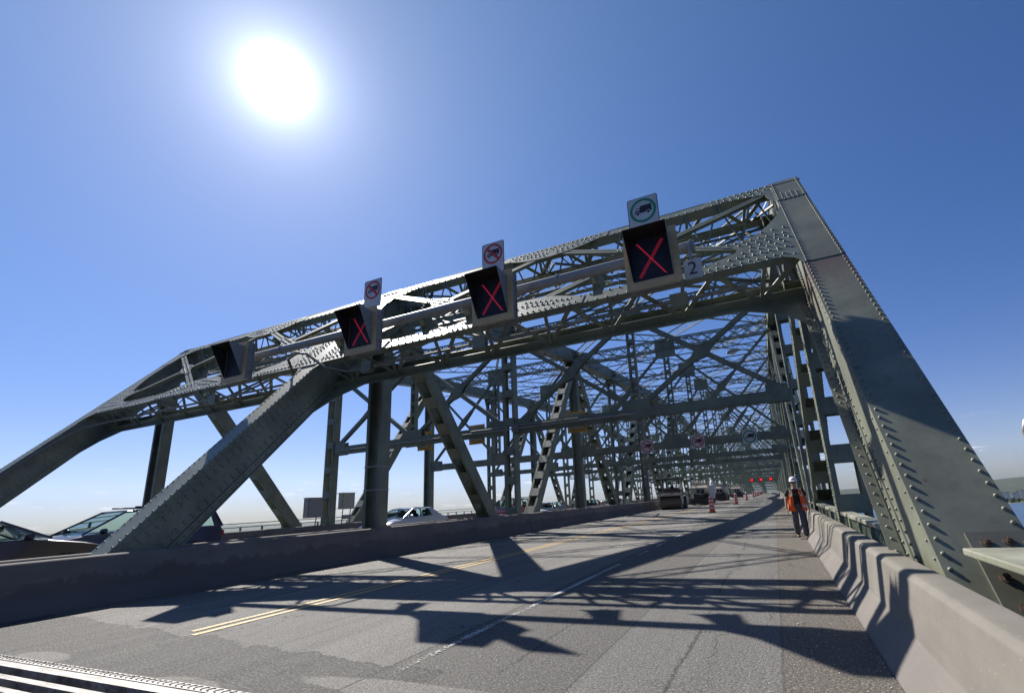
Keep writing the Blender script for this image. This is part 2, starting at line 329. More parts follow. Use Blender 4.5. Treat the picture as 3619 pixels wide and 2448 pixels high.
# ------------------------------------------------------------------ mesh helpers
V = Vector
class MB:
    def __init__(s): s.v = []; s.f = []; s.sm = []
    def add(s, vs, fs, smooth=False):
        o = len(s.v); s.v.extend(tuple(x) for x in vs); s.f.extend(tuple(o + i for i in f) for f in fs); s.sm.extend([smooth] * len(fs))
    def hexa(s, c8): s.add(c8, [(0, 3, 2, 1), (4, 5, 6, 7), (0, 1, 5, 4), (1, 2, 6, 5), (2, 3, 7, 6), (3, 0, 4, 7)])
    def box(s, x0, x1, y0, y1, z0, z1):
        s.hexa([(x0, y0, z0), (x1, y0, z0), (x1, y1, z0), (x0, y1, z0), (x0, y0, z1), (x1, y0, z1), (x1, y1, z1), (x0, y1, z1)])
    def fbox(s, o, a, b, c, ra, rb, rc):                 # box in frame a,b,c with ranges
        P = [o + a * i + b * j + c * l for l in rc for (i, j) in ((ra[0], rb[0]), (ra[1], rb[0]), (ra[1], rb[1]), (ra[0], rb[1]))]
        s.hexa(P)
    def beam(s, p0, p1, w, h, up=(0, 0, 1), off=(0, 0)):
        p0 = V(p0); p1 = V(p1); d = p1 - p0; L = d.length
        if L < 1e-6: return
        d /= L; u = V(up); sd_ = d.cross(u)
        if sd_.length < 1e-4: sd_ = d.cross(V((0, 1, 0)))
        sd_.normalize(); u = sd_.cross(d)
        s.fbox(p0, d, sd_, u, (0, L), (off[0] - w / 2, off[0] + w / 2), (off[1] - h / 2, off[1] + h / 2))
    def prism(s, pts, vec, smooth=False):
        n = len(pts); pts = [V(p) for p in pts]; vec = V(vec); q = [p + vec for p in pts]
        s.add(pts + q, [tuple(range(n))[::-1], tuple(range(n, 2 * n))]); 
        s.add(pts + q, [(i, (i + 1) % n, n + (i + 1) % n, n + i) for i in range(n)], smooth)
    def tube(s, p0, p1, r, n=10, r1=None, caps=True, smooth=True):
        p0 = V(p0); p1 = V(p1); d = (p1 - p0).normalized(); a = d.orthogonal().normalized(); b = d.cross(a); r1 = r if r1 is None else r1
        c = [(math.cos(2 * math.pi * i / n), math.sin(2 * math.pi * i / n)) for i in range(n)]
        P = [p0 + a * x * r + b * y * r for x, y in c] + [p1 + a * x * r1 + b * y * r1 for x, y in c]
        s.add(P, [(i, (i + 1) % n, n + (i + 1) % n, n + i) for i in range(n)], smooth)
        if caps: s.add(P, [tuple(range(n))[::-1], tuple(range(n, 2 * n))])
    def path(s, pts, r, n=8):
        pts = [V(p) for p in pts]; rings = []; prev = None
        for i, p in enumerate(pts):
            d = (pts[min(i + 1, len(pts) - 1)] - pts[max(i - 1, 0)]).normalized()
            if prev is None: a = d.orthogonal().normalized()
            else: a = (prev - d * prev.dot(d)).normalized()
            prev = a; b = d.cross(a); rr = r[i] if isinstance(r, (list, tuple)) else r
            rings += [p + (a * math.cos(2 * math.pi * k_ / n) + b * math.sin(2 * math.pi * k_ / n)) * rr for k_ in range(n)]
        m = len(pts)
        s.add(rings, [(i * n + k_, i * n + (k_ + 1) % n, (i + 1) * n + (k_ + 1) % n, (i + 1) * n + k_) for i in range(m - 1) for k_ in range(n)], True)
        s.add(rings, [tuple(range(n))[::-1], tuple(range((m - 1) * n, m * n))])
    def rivet(s, p, nrm, r=.021, n=7):
        p = V(p); d = V(nrm).normalized(); a = d.orthogonal().normalized(); b = d.cross(a)
        P = []
        for rr, h in ((1, -.1), (.94, .55), (.6, .98)):
            P += [p + (a * math.cos(2 * math.pi * i / n) + b * math.sin(2 * math.pi * i / n)) * rr * r + d * h * r for i in range(n)]
        P.append(p + d * r * 1.12)
        F = [(j * n + i, j * n + (i + 1) % n, (j + 1) * n + (i + 1) % n, (j + 1) * n + i) for j in range(2) for i in range(n)]
        F += [(2 * n + i, 2 * n + (i + 1) % n, 3 * n) for i in range(n)]
        s.add(P, F, True)
    def rivets(s, p0, p1, nrm, pitch=.155, r=.021, n=7, skip=0):
        p0 = V(p0); p1 = V(p1); L = (p1 - p0).length; k_ = max(1, int(L / pitch))
        for i in range(k_ + 1): s.rivet(p0.lerp(p1, (i + .5 * (skip)) / (k_ + skip)), nrm, r, n)
    def disc(s, c, nrm, r, n=20, sx=1, a=None):
        c = V(c); d = V(nrm).normalized(); a = V(a) if a else d.orthogonal().normalized(); b = d.cross(a)
        s.add([c + a * math.cos(2 * math.pi * i / n) * r * sx + b * math.sin(2 * math.pi * i / n) * r for i in range(n)], [tuple(range(n))])
    def build(s, name, mat, parent=None, loc=None):
        me = bpy.data.meshes.new(name); me.from_pydata(s.v, [], s.f); me.materials.append(mat)
        me.polygons.foreach_set('use_smooth', s.sm); me.validate(); me.update()
        o = bpy.data.objects.new(name, me); col.objects.link(o)
        if parent is not None: o.parent = parent
        if loc is not None: o.location = loc
        return o
def bm_fix(o):                                          # consistent outward normals
    b = bmesh.new(); b.from_mesh(o.data); bmesh.ops.recalc_face_normals(b, faces=b.faces); b.to_mesh(o.data); b.free(); return o
def tag(o, label=None, cat=None, group=None, kind=None):
    if label: o['label'] = label
    if cat: o['category'] = cat
    if group: o['group'] = group
    if kind: o['kind'] = kind
    return o
def empty(name, loc=(0, 0, 0), rz=0, **k):
    o = bpy.data.objects.new(name, None); col.objects.link(o); o.location = loc; o.rotation_euler = (0, 0, rz); o.empty_display_size = .2
    return tag(o, **k)
def copy_tree(o, parent=None):
    c = o.copy(); col.objects.link(c)
    if parent is not None: c.parent = parent
    for ch in list(o.children): copy_tree(ch, c)
    return c
def lerp(a, b, t): return a + (b - a) * t

# ------------------------------------------------------------------ setting: deck, road, water, shores
b = MB(); b.box(-28.6, 2.6, -12, 2.36, -.9, 0); b.box(-28.6, 2.6, 3.125, 14, -.9, 0)
ys = [14 + 8 * i for i in range(0, 46)]
def deckz(y): return 0 if y < 215 else -((y - 215) ** 2) * .0007
for y0, y1 in zip(ys, ys[1:]):
    z0, z1 = deckz(y0), deckz(y1)
    b.hexa([(-28.6, y0, z0 - .9), (2.6, y0, z0 - .9), (2.6, y1, z1 - .9), (-28.6, y1, z1 - .9), (-28.6, y0, z0), (2.6, y0, z0), (2.6, y1, z1), (-28.6, y1, z1)])
tag(b.build('road', M['asphalt']), kind='structure')
b = MB()
for x in (-7.62, -7.36):
    yy = 4.5 if x < -7.5 else 4.36
    b.box(x - .055, x + .055, yy, 224, .004, .008)
tag(b.build('yellow_centre_line', M['yellow']), kind='structure')
b = MB()
y = 3.92
while y < 224:
    b.box(-3.535, -3.445, y, y + (2.6 if y < 9 else 1.9), .004, .008); y += 2.62 if y < 9 else 2.7
for x in (-16.9 + .0, -20.7):
    y = 0
    while y < 200: b.box(x - .06, x + .06, y, y + 3, .004, .008); y += 9
tag(b.build('white_lane_line', M['whitep']), kind='structure')
b = MB(); b.box(-11.86, -11.74, 4.6, 224, .004, .008); b.box(-14.6, -14.48, -4, 224, .004, .008)
tag(b.build('yellow_edge_line', M['yellow_old']), kind='structure')

# expansion joint across the deck
j = empty('expansion_joint', (-5.7, 3.02, 0), label='toothed steel expansion joint crossing the road at the near left corner', cat='expansion joint')
def jx(y0, y1, z0, z1, mat, nm, holes=False):
    m = MB(); m.box(-6.4, 6.2, y0, y1, z0, z1); return m.build(nm, mat, j)
m = MB(); m.box(-6.4, 6.2, .0, .105, -.12, .012); m.build('edge_plate', M['joint'], j)
x = -6.35; m = MB(); rr = random.Random(3)
while x < 6.1:
    w_ = rr.uniform(.85, 1.15); a_ = rr.uniform(-.006, .006)
    m.path([V((x + .045 * w_, .022 + a_, .0135)), V((x + .012, .030, .0135)), V((x + .008, .055, .0135)), V((x + .03 * w_, .082 + a_, .0135)), V((x + .055, .084, .0135))], .006, 5); x += .092 * w_
m.build('tooth_hole_shade', M['dark'], j)  # dark C shapes stand in for the shaded tooth holes of the plate
for (y0, y1, z1) in ((-.115, -.006, .006), (-.325, -.245, -.004), (-.53, -.455, -.004), (-.655, -.62, 0)):
    m = MB(); m.box(-6.4, 6.2, y0, y1, -.12, z1); m.build('steel_bar', M['joint'], j)
m = MB(); m.box(-6.4, 6.2, -.66, .0, -.5, -.125); m.build('seal', M['dark'], j)

TL = math.tan(R(1.4))                                    # the bridge climbs: level water falls away ahead
def lz(y, z=-34): return z - y * TL
b = MB(); S = 42000
b.add([(-S, -S, lz(-S)), (S, -S, lz(-S)), (S, S, lz(S)), (-S, S, lz(S))], [(0, 1, 2, 3)])
tag(b.build('river_water', M['water']), kind='structure')
def terrain(name, az0, az1, d0, d1, hfun, mat, n=90, m=14, base=-34.5):
    b = MB(); P = []
    for i in range(n + 1):
        a = R(lerp(az0, az1, i / n))
        for jj in range(m + 1):
            t = jj / m; d = lerp(d0, d1, t); x, y = d * math.sin(a), d * math.cos(a)
            P.append((x, y, lz(y, base + hfun(i / n, t, x, y))))
    b.add(P, [(i * (m + 1) + q, (i + 1) * (m + 1) + q, (i + 1) * (m + 1) + q + 1, i * (m + 1) + q + 1) for i in range(n) for q in range(m)], True)
    return b.build(name, mat)
from mathutils import noise as mn
def hR(u, t, x, y):
    h = 6 * min(1, t * 8)
    prof = 98 + 48 * u + 14 * mn.noise(V((u * 9, 0, 3))) + 5 * mn.noise(V((u * 40, 2, 3)))
    return h + prof * max(0, math.sin(min(1, max(0, (t - .25) / .75)) * math.pi / 2)) ** 1.6 + 5 * mn.noise(V((x * .004, y * .004, 0)))
tag(terrain('hills', -6, 40, 2500, 4700, hR, M['hill']), kind='structure')
def hL(u, t, x, y): return 4 * min(1, t * 6) + (26 + 6 * mn.noise(V((u * 20, 0, 8)))) * max(0, t - .3)
tag(terrain('far_shore', -110, -30, 3300, 5200, hL, M['hill'], 60, 8), kind='structure')
def hL2(u, t, x, y): return (95 + 26 * mn.noise(V((u * 6, 3, 8)))) * t
tag(terrain('distant_hills', -95, -40, 8000, 11000, hL2, M['hill'], 60, 4), kind='structure')
def hB(u, t, x, y): return 3 * math.sin(math.pi * t)
tag(terrain('shore_ground', 4.5, 24, 2150, 2500, hB, M['shore'], 60, 6, -34.2), kind='structure')
# shore woodland, nobody could count it
b = MB(); rw = random.Random(5)
for i in range(2600):
    a = R(rw.uniform(4.5, 13)) if i < 2000 else R(rw.uniform(13, 22)); d = rw.uniform(2180, 2480); x, y = d * math.sin(a), d * math.cos(a); s = rw.uniform(3, 8) * (1.6 if a < R(13) else .8)
    z = lz(y, -33) + rw.uniform(0, s * 1.2)
    for q in range(3):
        c0 = V((x + rw.uniform(-s, s), y + rw.uniform(-s, s), z + rw.uniform(0, s))); nrm = V((rw.uniform(-1, 1), rw.uniform(-1, 1), rw.uniform(-.3, 1)))
        b.disc(c0, nrm, s * rw.uniform(.45, .8), 6)
tag(b.build('shore_woodland', M['foliage']), 'dark green belt of trees along the far river bank behind the truss posts', 'woodland', kind='stuff')
# buildings on the far hillside
rh = random.Random(11)
def building(az, d, w, dp, h, zb, label, group, mat='house'):
    a = R(az); x, y = d * math.sin(a), d * math.cos(a)
    e = empty('hillside_building', (x, y, lz(y, zb)), -a, label=label, cat='building', group=group)
    m = MB(); m.box(-w / 2, w / 2, -dp / 2, dp / 2, -6, h); m.build('wall', M[mat], e)
    m = MB()
    if h > 22: m.box(-w / 2 + .5, w / 2 - .5, -dp / 2 + .5, dp / 2 - .5, h, h + 2.5)
    else: m.prism([(-w / 2 - .5, -dp / 2 - .5, h), (w / 2 + .5, -dp / 2 - .5, h), (0, -dp / 2 - .5, h + w * .3)], (0, dp + 1, 0))
    m.build('roof', M['house_roof'], e)
    m = MB(); nf = max(1, int(h / 4))
    for f_ in range(nf):
        for q in range(int(w / 5)): m.box(-w / 2 + 1.8 + q * 5, -w / 2 + 2.6 + q * 5, -dp / 2 - .15, -dp / 2 - .05, 1.5 + f_ * 4, 2.6 + f_ * 4)
    if len(m.v): m.build('window', M['glass_dark'], e)
for i in range(7):
    building(17.9 + i * .33 + rh.uniform(-.08, .08), 2750 + rh.uniform(-60, 80), 13, 12, rh.uniform(20, 38), -31, 'slim pale apartment tower at the foot of the hill by the right edge', 'apartment towers below the hill')
for i in range(26):
    u = rh.uniform(0, 1); building(5.0 + 5.0 * u, 3900 + rh.uniform(0, 500), rh.uniform(14, 26), 14, rh.uniform(9, 14), 2 + 22 * rh.random(), 'tiny pale house high on the far wooded hillside behind the truss posts', 'houses on the far hillside')

# ------------------------------------------------------------------ barriers
def barrier_run(name, label, x_toe, side, h, mat, joints, ztop_w=.18):
    """side=+1: faces the road on its -X side; -1: faces +X"""
    e = empty(name, (x_toe, joints[0], 0), label=label, cat='barrier')
    prof = [(0, 0), (.05, .07), (.21, .30 * h / .81), (.285, h - .035), (.325, h - .005), (.35, h), (.35 + ztop_w, h), (.39 + ztop_w, h - .03), (.41 + ztop_w, 0)]
    for y0, y1 in zip(joints, joints[1:]):
        z0, z1 = deckz(y0), deckz(y1)
        m = MB(); n = len(prof); g = .011
        wv = (random.uniform(-.012, .012), random.uniform(-.012, .012))
        A = [(side * (px + wv[0]), y0 + g - joints[0], pz + z0) for px, pz in prof]; B = [(side * (px + wv[1]), y1 - g - joints[0], pz + z1) for px, pz in prof]
        m.add(A + B, [(i, (i + 1) % n, n + (i + 1) % n, n + i) for i in range(n)]); m.add(A, [tuple(range(n))]); m.add(B, [tuple(range(n))])
        o = m.build('barrier_segment', mat, e); bm_fix(o)
        if y0 < 40:
            bv = o.modifiers.new('bevel', 'BEVEL'); bv.width = .02; bv.segments = 3; bv.limit_method = 'ANGLE'; bv.angle_limit = R(9)
            for pl_ in o.data.polygons: pl_.use_smooth = True
    return e
P0 = 10.25
jl = [-6.9, 3.35] + [13.63 + P0 * i for i in range(0, 36)]
barrier_run('concrete_barrier', 'grey concrete barrier with dirty face between the closed lanes and the middle truss', -12.10, -1, .93, M['concrete_dark'], jl)
barrier_run('concrete_barrier', 'concrete barrier on the traffic side of the middle truss, only its sunlit top showing', -14.42, 1, .93, M['concrete_dark'], jl)
barrier_run('concrete_barrier', 'low dark concrete barrier under the far left railing beyond the moving cars', -25.9, -1, .86, M['concrete_dark'], jl)
jr = [-4.4, 2.6 - .0] + [12.02 + P0 * i for i in range(0, 36)]
barrier_run('jersey_barrier', 'smooth beige concrete jersey barrier striped by truss shadows at right', .62, 1, .70, M['concrete'], jr, .17)

# ------------------------------------------------------------------ truss bridge
bridge = empty('truss_bridge', (-12.8, 13.6, 0), label='riveted green steel through truss bridge with inclined portal and cross bracing overhead', cat='bridge')
BO = V((-12.8, 13.6, 0))
def bbuild(mb, name, mat, parent=None):
    o = mb.build(name, mat, parent if parent is not None else bridge)
    if parent is None:
        for v_ in o.data.vertices: v_.co -= BO
    return o
def part(name, mb, mat='steel', parent=None):
    """parent None: part of the bridge; else sub-part. Coordinates are world coordinates."""
    o = mb.build(name, M[mat], parent if parent is not None else bridge)
    o.data.transform(Matrix.Translation(-BO))
    return o
TR = {'right': 1.62, 'middle': -13.25, 'left': -27.25}
HW = {'right': .37, 'middle': .35, 'left': .35}
YU = [0, 13.85] + [23.7 + P0 * i for i in range(0, 36)]      # YU[k], k=1..
def zU(k):
    t = {1: 9.62, 2: 11.35, 3: 12.55, 4: 13.25, 5: 13.9, 6: 14.4, 7: 14.6, 8: 14.4}
    return t.get(k, 14.2 + .9 * math.sin(k * .55)) + deckz(YU[k])
def zD(k): return -2.2 + deckz(YU[k])
NK = 34
# portal plane frame
PU = V((0, .6661, .7459)); PN = V((0, -.7459, .6661)); PX = V((1, 0, 0)); PO = V((0, 4.92, 0))
def PP(x, s, n=0): return PO + PX * x + PU * s + PN * n
def zs(z): return z / .7459

def laced(mb, p0, p1, W, D, depthdir, near=0, pitch=1.35, bl=.42, solid=False, holes=False, t=.022):
    """built-up member: two webs facing +-X, flanges, batten plates on both open faces"""
    p0 = V(p0); p1 = V(p1); d = p1 - p0; L = d.length; d.normalize(); x = V((1, 0, 0)); q = x.cross(d).normalized()
    for sgn in (-1, 1):
        mb.fbox(p0, d, x, q, (0, L), (sgn * W / 2 - t / 2, sgn * W / 2 + t / 2), (-D / 2 + t, D / 2 - t))
        for q0 in (-1, 1):
            fl = .11; xs = sorted((sgn * (W / 2 + t / 2), sgn * (W / 2 - fl)))
            mb.fbox(p0, d, x, q, (0, L), xs, sorted((q0 * D / 2, q0 * (D / 2 - t))))
            if near:
                mb.rivets(p0 + d * .1 + x * sgn * (W / 2 + t / 2) + q * q0 * (D / 2 - .07), p1 - d * .1 + x * sgn * (W / 2 + t / 2) + q * q0 * (D / 2 - .07), x * sgn, near, .019, 6)
    nb = max(1, int(L / pitch))
    for q0 in (-1, 1):
        if solid: continue
        for i in range(nb + 1):
            c0 = i * L / nb - bl / 2; c1 = c0 + bl
            if i == 0: c0, c1 = 0, bl
            if i == nb: c0, c1 = L - bl, L
            qa, qb = sorted((q0 * (D / 2 + .001), q0 * (D / 2 + .013)))
            mb.fbox(p0, d, x, q, (c0, c1), (-W / 2 + .015, W / 2 - .015), (qa, qb))
            if near and 0 < i < nb:
                for e_ in (-1, 1):
                    mb.rivets(p0 + d * (c0 + .05) + x * e_ * (W / 2 - .06) + q * q0 * (D / 2 + .013), p0 + d * (c1 - .05) + x * e_ * (W / 2 - .06) + q * q0 * (D / 2 + .013), q * q0, .12, .017, 5)
    if solid: mb.fbox(p0, d, x, q, (0, L), (-W / 2 + t, W / 2 - t), (-t / 2, t / 2))

def holed_plate(mb, p0, d, x, nrm, L, W, t, pitch, ra, rb):
    n = 14; nh = max(1, int(L / pitch)); cl_ = L / nh
    for i in range(nh):
        c = p0 + d * (cl_ * (i + .5)); out = []; inn = []
        for a_ in range(n):
            th = 2 * math.pi * a_ / n; ca, sa = math.cos(th), math.sin(th)
            sc = min(cl_ / 2 / max(abs(ca), 1e-6), W / 2 / max(abs(sa), 1e-6))
            out.append(c + d * ca * sc + x * sa * sc); inn.append(c + d * ca * ra + x * sa * rb)
        mb.add(out + inn, [(a_, (a_ + 1) % n, n + (a_ + 1) % n, n + a_) for a_ in range(n)])
        mb.add([p + nrm * t for p in inn] + inn, [(a_, (a_ + 1) % n, n + (a_ + 1) % n, n + a_) for a_ in range(n)])

def lattice(mb, p0, p1, up, depth, bar=.085, pitch=.8, lac=.06, double=False):
    p0 = V(p0); p1 = V(p1); d = (p1 - p0); L = d.length; d.normalize(); s_ = d.cross(V(up)).normalized(); u = s_.cross(d)
    for q in (-1, 1):
        mb.fbox(p0, d, s_, u, (0, L), (-bar / 2, bar / 2), sorted((q * depth / 2, q * (depth / 2 - .016))))
        mb.fbox(p0, d, s_, u, (0, L), (-.010, .010), sorted((q * (depth / 2 - .016), q * (depth / 2 - bar))))
    n = max(2, int(L / pitch))
    for i in range(n):
        for alt in ((0, 1) if double else (0,)):
            a_, b_ = (depth / 2 - .03, -depth / 2 + .03)
            if (i + alt) % 2: a_, b_ = b_, a_
            mb.beam(p0 + d * (L * i / n) + u * a_ + s_ * .012 * (1 if alt == 0 else -1), p0 + d * (L * (i + 1) / n) + u * b_ + s_ * .012 * (1 if alt == 0 else -1), .012, lac, u)

def twin(mb, p0, p1, nrm, w=.10, gap=.05, dep=.12, near=False):
    """double angle strut: two bars side by side in the plane whose normal is nrm"""
    p0 = V(p0); p1 = V(p1); d = (p1 - p0).normalized(); L = (p1 - p0).length; n_ = V(nrm).normalized(); s_ = n_.cross(d)
    for q in (-1, 1):
        mb.fbox(p0, d, s_, n_, (0, L), sorted((q * gap / 2, q * (gap / 2 + w))), (-.014, 0))
        mb.fbox(p0, d, s_, n_, (0, L), sorted((q * gap / 2, q * (gap / 2 + .014))), (-dep, -.014))

def arcpts(c, r, a0, a1, n=8): return [(c[0] + r * math.cos(R(lerp(a0, a1, i / n))), c[1] + r * math.sin(R(lerp(a0, a1, i / n)))) for i in range(n + 1)]

# --- trusses
for nm, xc in TR.items():
    hw = HW[nm]; W = 2 * hw
    near_r = nm == 'right'; d_near = .155 if near_r else (.22 if nm == 'middle' else 0)
    # top chord: box with perforated soffit
    m = MB(); m2 = MB()
    for k_ in range(1, NK):
        p0 = V((xc, YU[k_], zU(k_))); p1 = V((xc, YU[k_ + 1], zU(k_ + 1))); d = (p1 - p0); L = d.length; d.normalize(); x = PX; q = x.cross(d)
        D = .95 if k_ < 12 else .85
        if k_ == 1: p0 = p0 + d * .15; L -= .15
        for sgn in (-1, 1): m.fbox(p0, d, x, q, (0, L), sorted((sgn * hw, sgn * (hw - .022))), (-D / 2, D / 2))
        m.fbox(p0, d, x, q, (0, L), (-hw - .04, hw + .04), (D / 2, D / 2 + .02))
        for sgn in (-1, 1):
            m.fbox(p0, d, x, q, (0, L), sorted((sgn * (hw + .045), sgn * hw)), (-D / 2, -D / 2 + .018))
            # vertical splice strips and node plates
            for tt in (.32, .93): m.fbox(p0, d, x, q, (L * tt, L * tt + .05), sorted((sgn * (hw + .03), sgn * (hw + .0))), (-D / 2 + .02, D / 2))
            m.fbox(p0, d, x, q, (0 if k_ > 1 else .4, .85), sorted((sgn * (hw + .018), sgn * (hw + .0005))), (-D / 2 - .5, D / 2 - .05))
            if k_ < 7:
                for zq in (-.36, -.27, .38): m.rivets(p0 + x * sgn * (hw + .001) + q * zq + d * .9, p0 + x * sgn * (hw + .001) + q * zq + d * (L - .4), x * sgn, .24, .017, 5)
                for rr_ in range(5):
                    m.rivets(p0 + d * (.1 + .16 * rr_) + x * sgn * (hw + .018) + q * -.85, p0 + d * (.1 + .16 * rr_) + x * sgn * (hw + .018) + q * .35, x * sgn, .15, .017, 5)
        if k_ < 9: holed_plate(m, p0 - q * D / 2, d, x, q, L, W + .04, .02, 1.12, .2, .105)
        else: m.fbox(p0, d, x, q, (0, L), (-hw, hw), (-D / 2 + .02, -D / 2 + .04))
    truss = part('top_chord', m, 'steel' if nm != 'right' else 'steel')
    # verticals
    for k_ in range(1, NK + 1):
        if nm == 'left' and k_ > 14: break
        y_ = YU[k_] if k_ > 1 else 13.55
        m = MB(); top = zU(k_) - (.45 if k_ > 1 else .5); zb0 = -2.5 if near_r and k_ == 1 else zD(k_); top = 9.25 if near_r and k_ == 1 else top; laced(m, (xc, y_, zb0), (xc, y_, top), W - (.0 if nm != 'right' else .06), .46 if k_ % 2 else .52, None, near=(.17 if (k_ < 4 and nm != 'left') or k_ < 3 else 0), solid=(k_ == 1 and nm != 'right') or (k_ in (3, 5) and nm != 'right'), pitch=(1.174 if near_r and k_ == 1 else 1.55) if k_ < 3 else 1.35, bl=.43)
        if k_ == 1 and nm == 'middle':
            for zb_ in (2.22, 3.05):
                m3 = MB(); a_, b_ = .365, .275
                for (xa, ya_, xb, yb_) in ((-a_, -b_, a_, -b_), (a_, -b_, a_, b_), (a_, b_, -a_, b_), (-a_, b_, -a_, -b_)): m3.beam((xc + xa, y_ + ya_, zb_), (xc + xb, y_ + yb_, zb_), .008, .03)
                part('steel_band', m3, 'gal', truss)
        if k_ > 1:                                           # flared node plate under the chord
            for sgn in (-1, 1): m.prism([(xc + sgn * (hw + .02), y_ - .55, top + .1), (xc + sgn * (hw + .02), y_ + .55, top + .1), (xc + sgn * (hw + .02), y_ + .28, top - .75), (xc + sgn * (hw + .02), y_ - .28, top - .75)], (sgn * .015, 0, 0))
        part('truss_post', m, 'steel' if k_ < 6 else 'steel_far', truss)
    # diagonals U1-L2, L2-U3, U3-L4 ...
    for k_ in range(1, NK):
        if nm == 'left' and k_ > 13: break
        up0 = k_ % 2 == 1; ya, yb = YU[k_], YU[k_ + 1]
        if k_ == 1: ya += .35
        za, zb = (zU(k_) - .35, zD(k_ + 1)) if up0 else (zD(k_), zU(k_ + 1) - .35)
        m = MB(); hol = k_ in (5, 7, 9, 11)
        laced(m, (xc, ya, za), (xc, yb, zb), W - .05, .62, None, near=(.2 if k_ < 5 and nm != 'left' else 0), pitch=1.25, bl=.55)
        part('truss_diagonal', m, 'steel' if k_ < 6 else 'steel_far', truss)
    # bottom chord below the deck
    m = MB(); m.beam((xc, -8, -2.4), (xc, 225, -2.4), W, .8)
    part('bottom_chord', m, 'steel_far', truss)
    # end post
    hw_ = hw; s0 = zs(-1.0); s1 = zs(10.28); D = 1.0
    m = MB(); xi, xo = xc - hw_, xc + hw_
    m.fbox(PO, PX, PU, PN, (xi, xo), (s0, s1), (-.022, 0))                      # cover plate
    ws = [(xi, 1), (xo, -1)]
    for xe, sg in ws:
        m.fbox(PO, PX, PU, PN, sorted((xe, xe + sg * .02)), (s0, s1), (-.15, -.022))          # front angle leg
        m.fbox(PO, PX, PU, PN, sorted((xe + sg * .02, xe + sg * .045)), (s0, s1), (-.90, -.022))    # web
        m.fbox(PO, PX, PU, PN, sorted((xe, xe + sg * .02)), (s0, s1), (-1.0, -.83))          # rear angle leg
        m.fbox(PO, PX, PU, PN, sorted((xe - sg * (.15 if near_r else .04), xe + sg * .02)), (s0, s1), (-1.02, -1.0))
    # rear face battens
    s_ = s0
    while s_ < s1 - .6: m.fbox(PO, PX, PU, PN, (xi + .02, xo - .02), (s_, s_ + .5), (-1.034, -1.021)); s_ += 1.2
    pit = .158
    m.rivets(PP(xi + .055, zs(.2), 0), PP(xi + .055, s1 - .1, 0), PN, pit, .023 if near_r else .021)
    m.rivets(PP(xo - .055, zs(.2), 0), PP(xo - .055, s1 - .1, 0), PN, pit, .023 if near_r else .021)
    if near_r:
        m.rivets(PP(xi, zs(.2), -.075), PP(xi, s1 - .1, -.075), -PX, .2, .015)
        m.rivets(PP(xi + .02, zs(.2), -.74), PP(xi + .02, s1, -.74), -PX, .16, .02)
        m.rivets(PP(xi, zs(.2), -.92), PP(xi, s1, -.92), -PX, .16, .02)
        m.rivets(PP(xi - .09, zs(.2), -1.0), PP(xi - .09, zs(5.8), -1.0), PN, .17, .024)
        m.fbox(PO, PX, PU, PN, (xi - .16, xi - .02), (zs(.4), zs(3.4)), (-1.0, -.985))
        m.fbox(PO, PX, PU, PN, (xi + .05, xo - .05), (zs(5.86), zs(5.875)), (0, .004))
        m.fbox(PO, PX, PU, PN, (xi - .0, xo), (zs(5.885), s1 + .0), (.0005, .014))      # thicker upper plate over the portal knee
        m.fbox(PO, PX, PU, PN, (xi - .0, xo), (zs(9.0), s1 + .02), (.0145, .028))
        m.rivets(PP(xi + .055, zs(5.95), .014), PP(xi + .055, zs(8.9), .014), PN, .158, .023)
        m.rivets(PP(xo - .055, zs(5.95), .014), PP(xo - .055, zs(8.9), .014), PN, .158, .023)
        m.rivets(PP(xi + .055, zs(9.05), .028), PP(xi + .055, s1 - .06, .028), PN, .11, .02)
        m.rivets(PP(xo - .055, zs(9.05), .028), PP(xo - .055, s1 - .06, .028), PN, .11, .02)
        for q in range(4): m.rivets(PP(xi + .17 + q * .12, zs(9.1) + .03 * 0, .028), PP(xi + .17 + q * .12, zs(9.1) + .45 - (.12 if q % 2 else 0), .028), PN, .1, .02)
        m.rivets(PP(xi + .1, zs(9.03) , .028), PP(xo - .1, zs(9.03), .028), PN, .09, .018)
    else:
        for sg, xe in ((1, xo), (-1, xi)):
            for q, off_ in ((-.09, .0), (-.24, -.02), (-.33, -.02), (-.66, -.02), (-.75, -.02), (-.91, 0)):
                m.rivets(PP(xe + sg * off_, zs(.2), q), PP(xe + sg * off_, zs(6.0 if nm == 'middle' else 8), q), PX * sg, .21, .027, 7)
        m.fbox(PO, PX, PU, PN, (xi, xo), (zs(9.2), s1), (.0005, .012))
        m9 = MB()
        for q in (-.152, -.828):
            m9.fbox(PO, PX, PU, PN, (xo - .0198, xo - .012), (s0, s1), (q - .009, q + .009))
        part('seam', m9, 'dark', truss)
    m.fbox(PO, PX, PU, PN, (xi - .02, xo + .02), (s1, s1 + .02), (-1.05, .03))
    part('end_post', m, 'steel_post' if near_r else 'steel', truss)
    if near_r:                                              # bolted splice plate near the foot
        m = MB(); m.fbox(PO, PX, PU, PN, (xi + .28, xo + .06), (zs(-1.2), zs(.95)), (.002, .035))
        sp_ = part('splice_plate', m, 'steel_rust', truss)
        for xx, zz_ in [(.40, .86), (.56, .87), (.70, .86), (.40, .60), (.42, .40), (.45, .18), (.46, -.05), (.60, .58), (.62, .38), (.66, .15), (.5, -.3), (.7, -.1), (.56, -.5)]:
            m = MB(); c0 = PP(xi + xx, zs(zz_), .035); m.tube(c0, c0 + PN * .012, .043, 12); m.tube(c0 + PN * .012, c0 + PN * .04, .028, 6, smooth=False); m.tube(c0 + PN * .04, c0 + PN * .058, .014, 8)
            part('bolt', m, 'rust_line', truss)

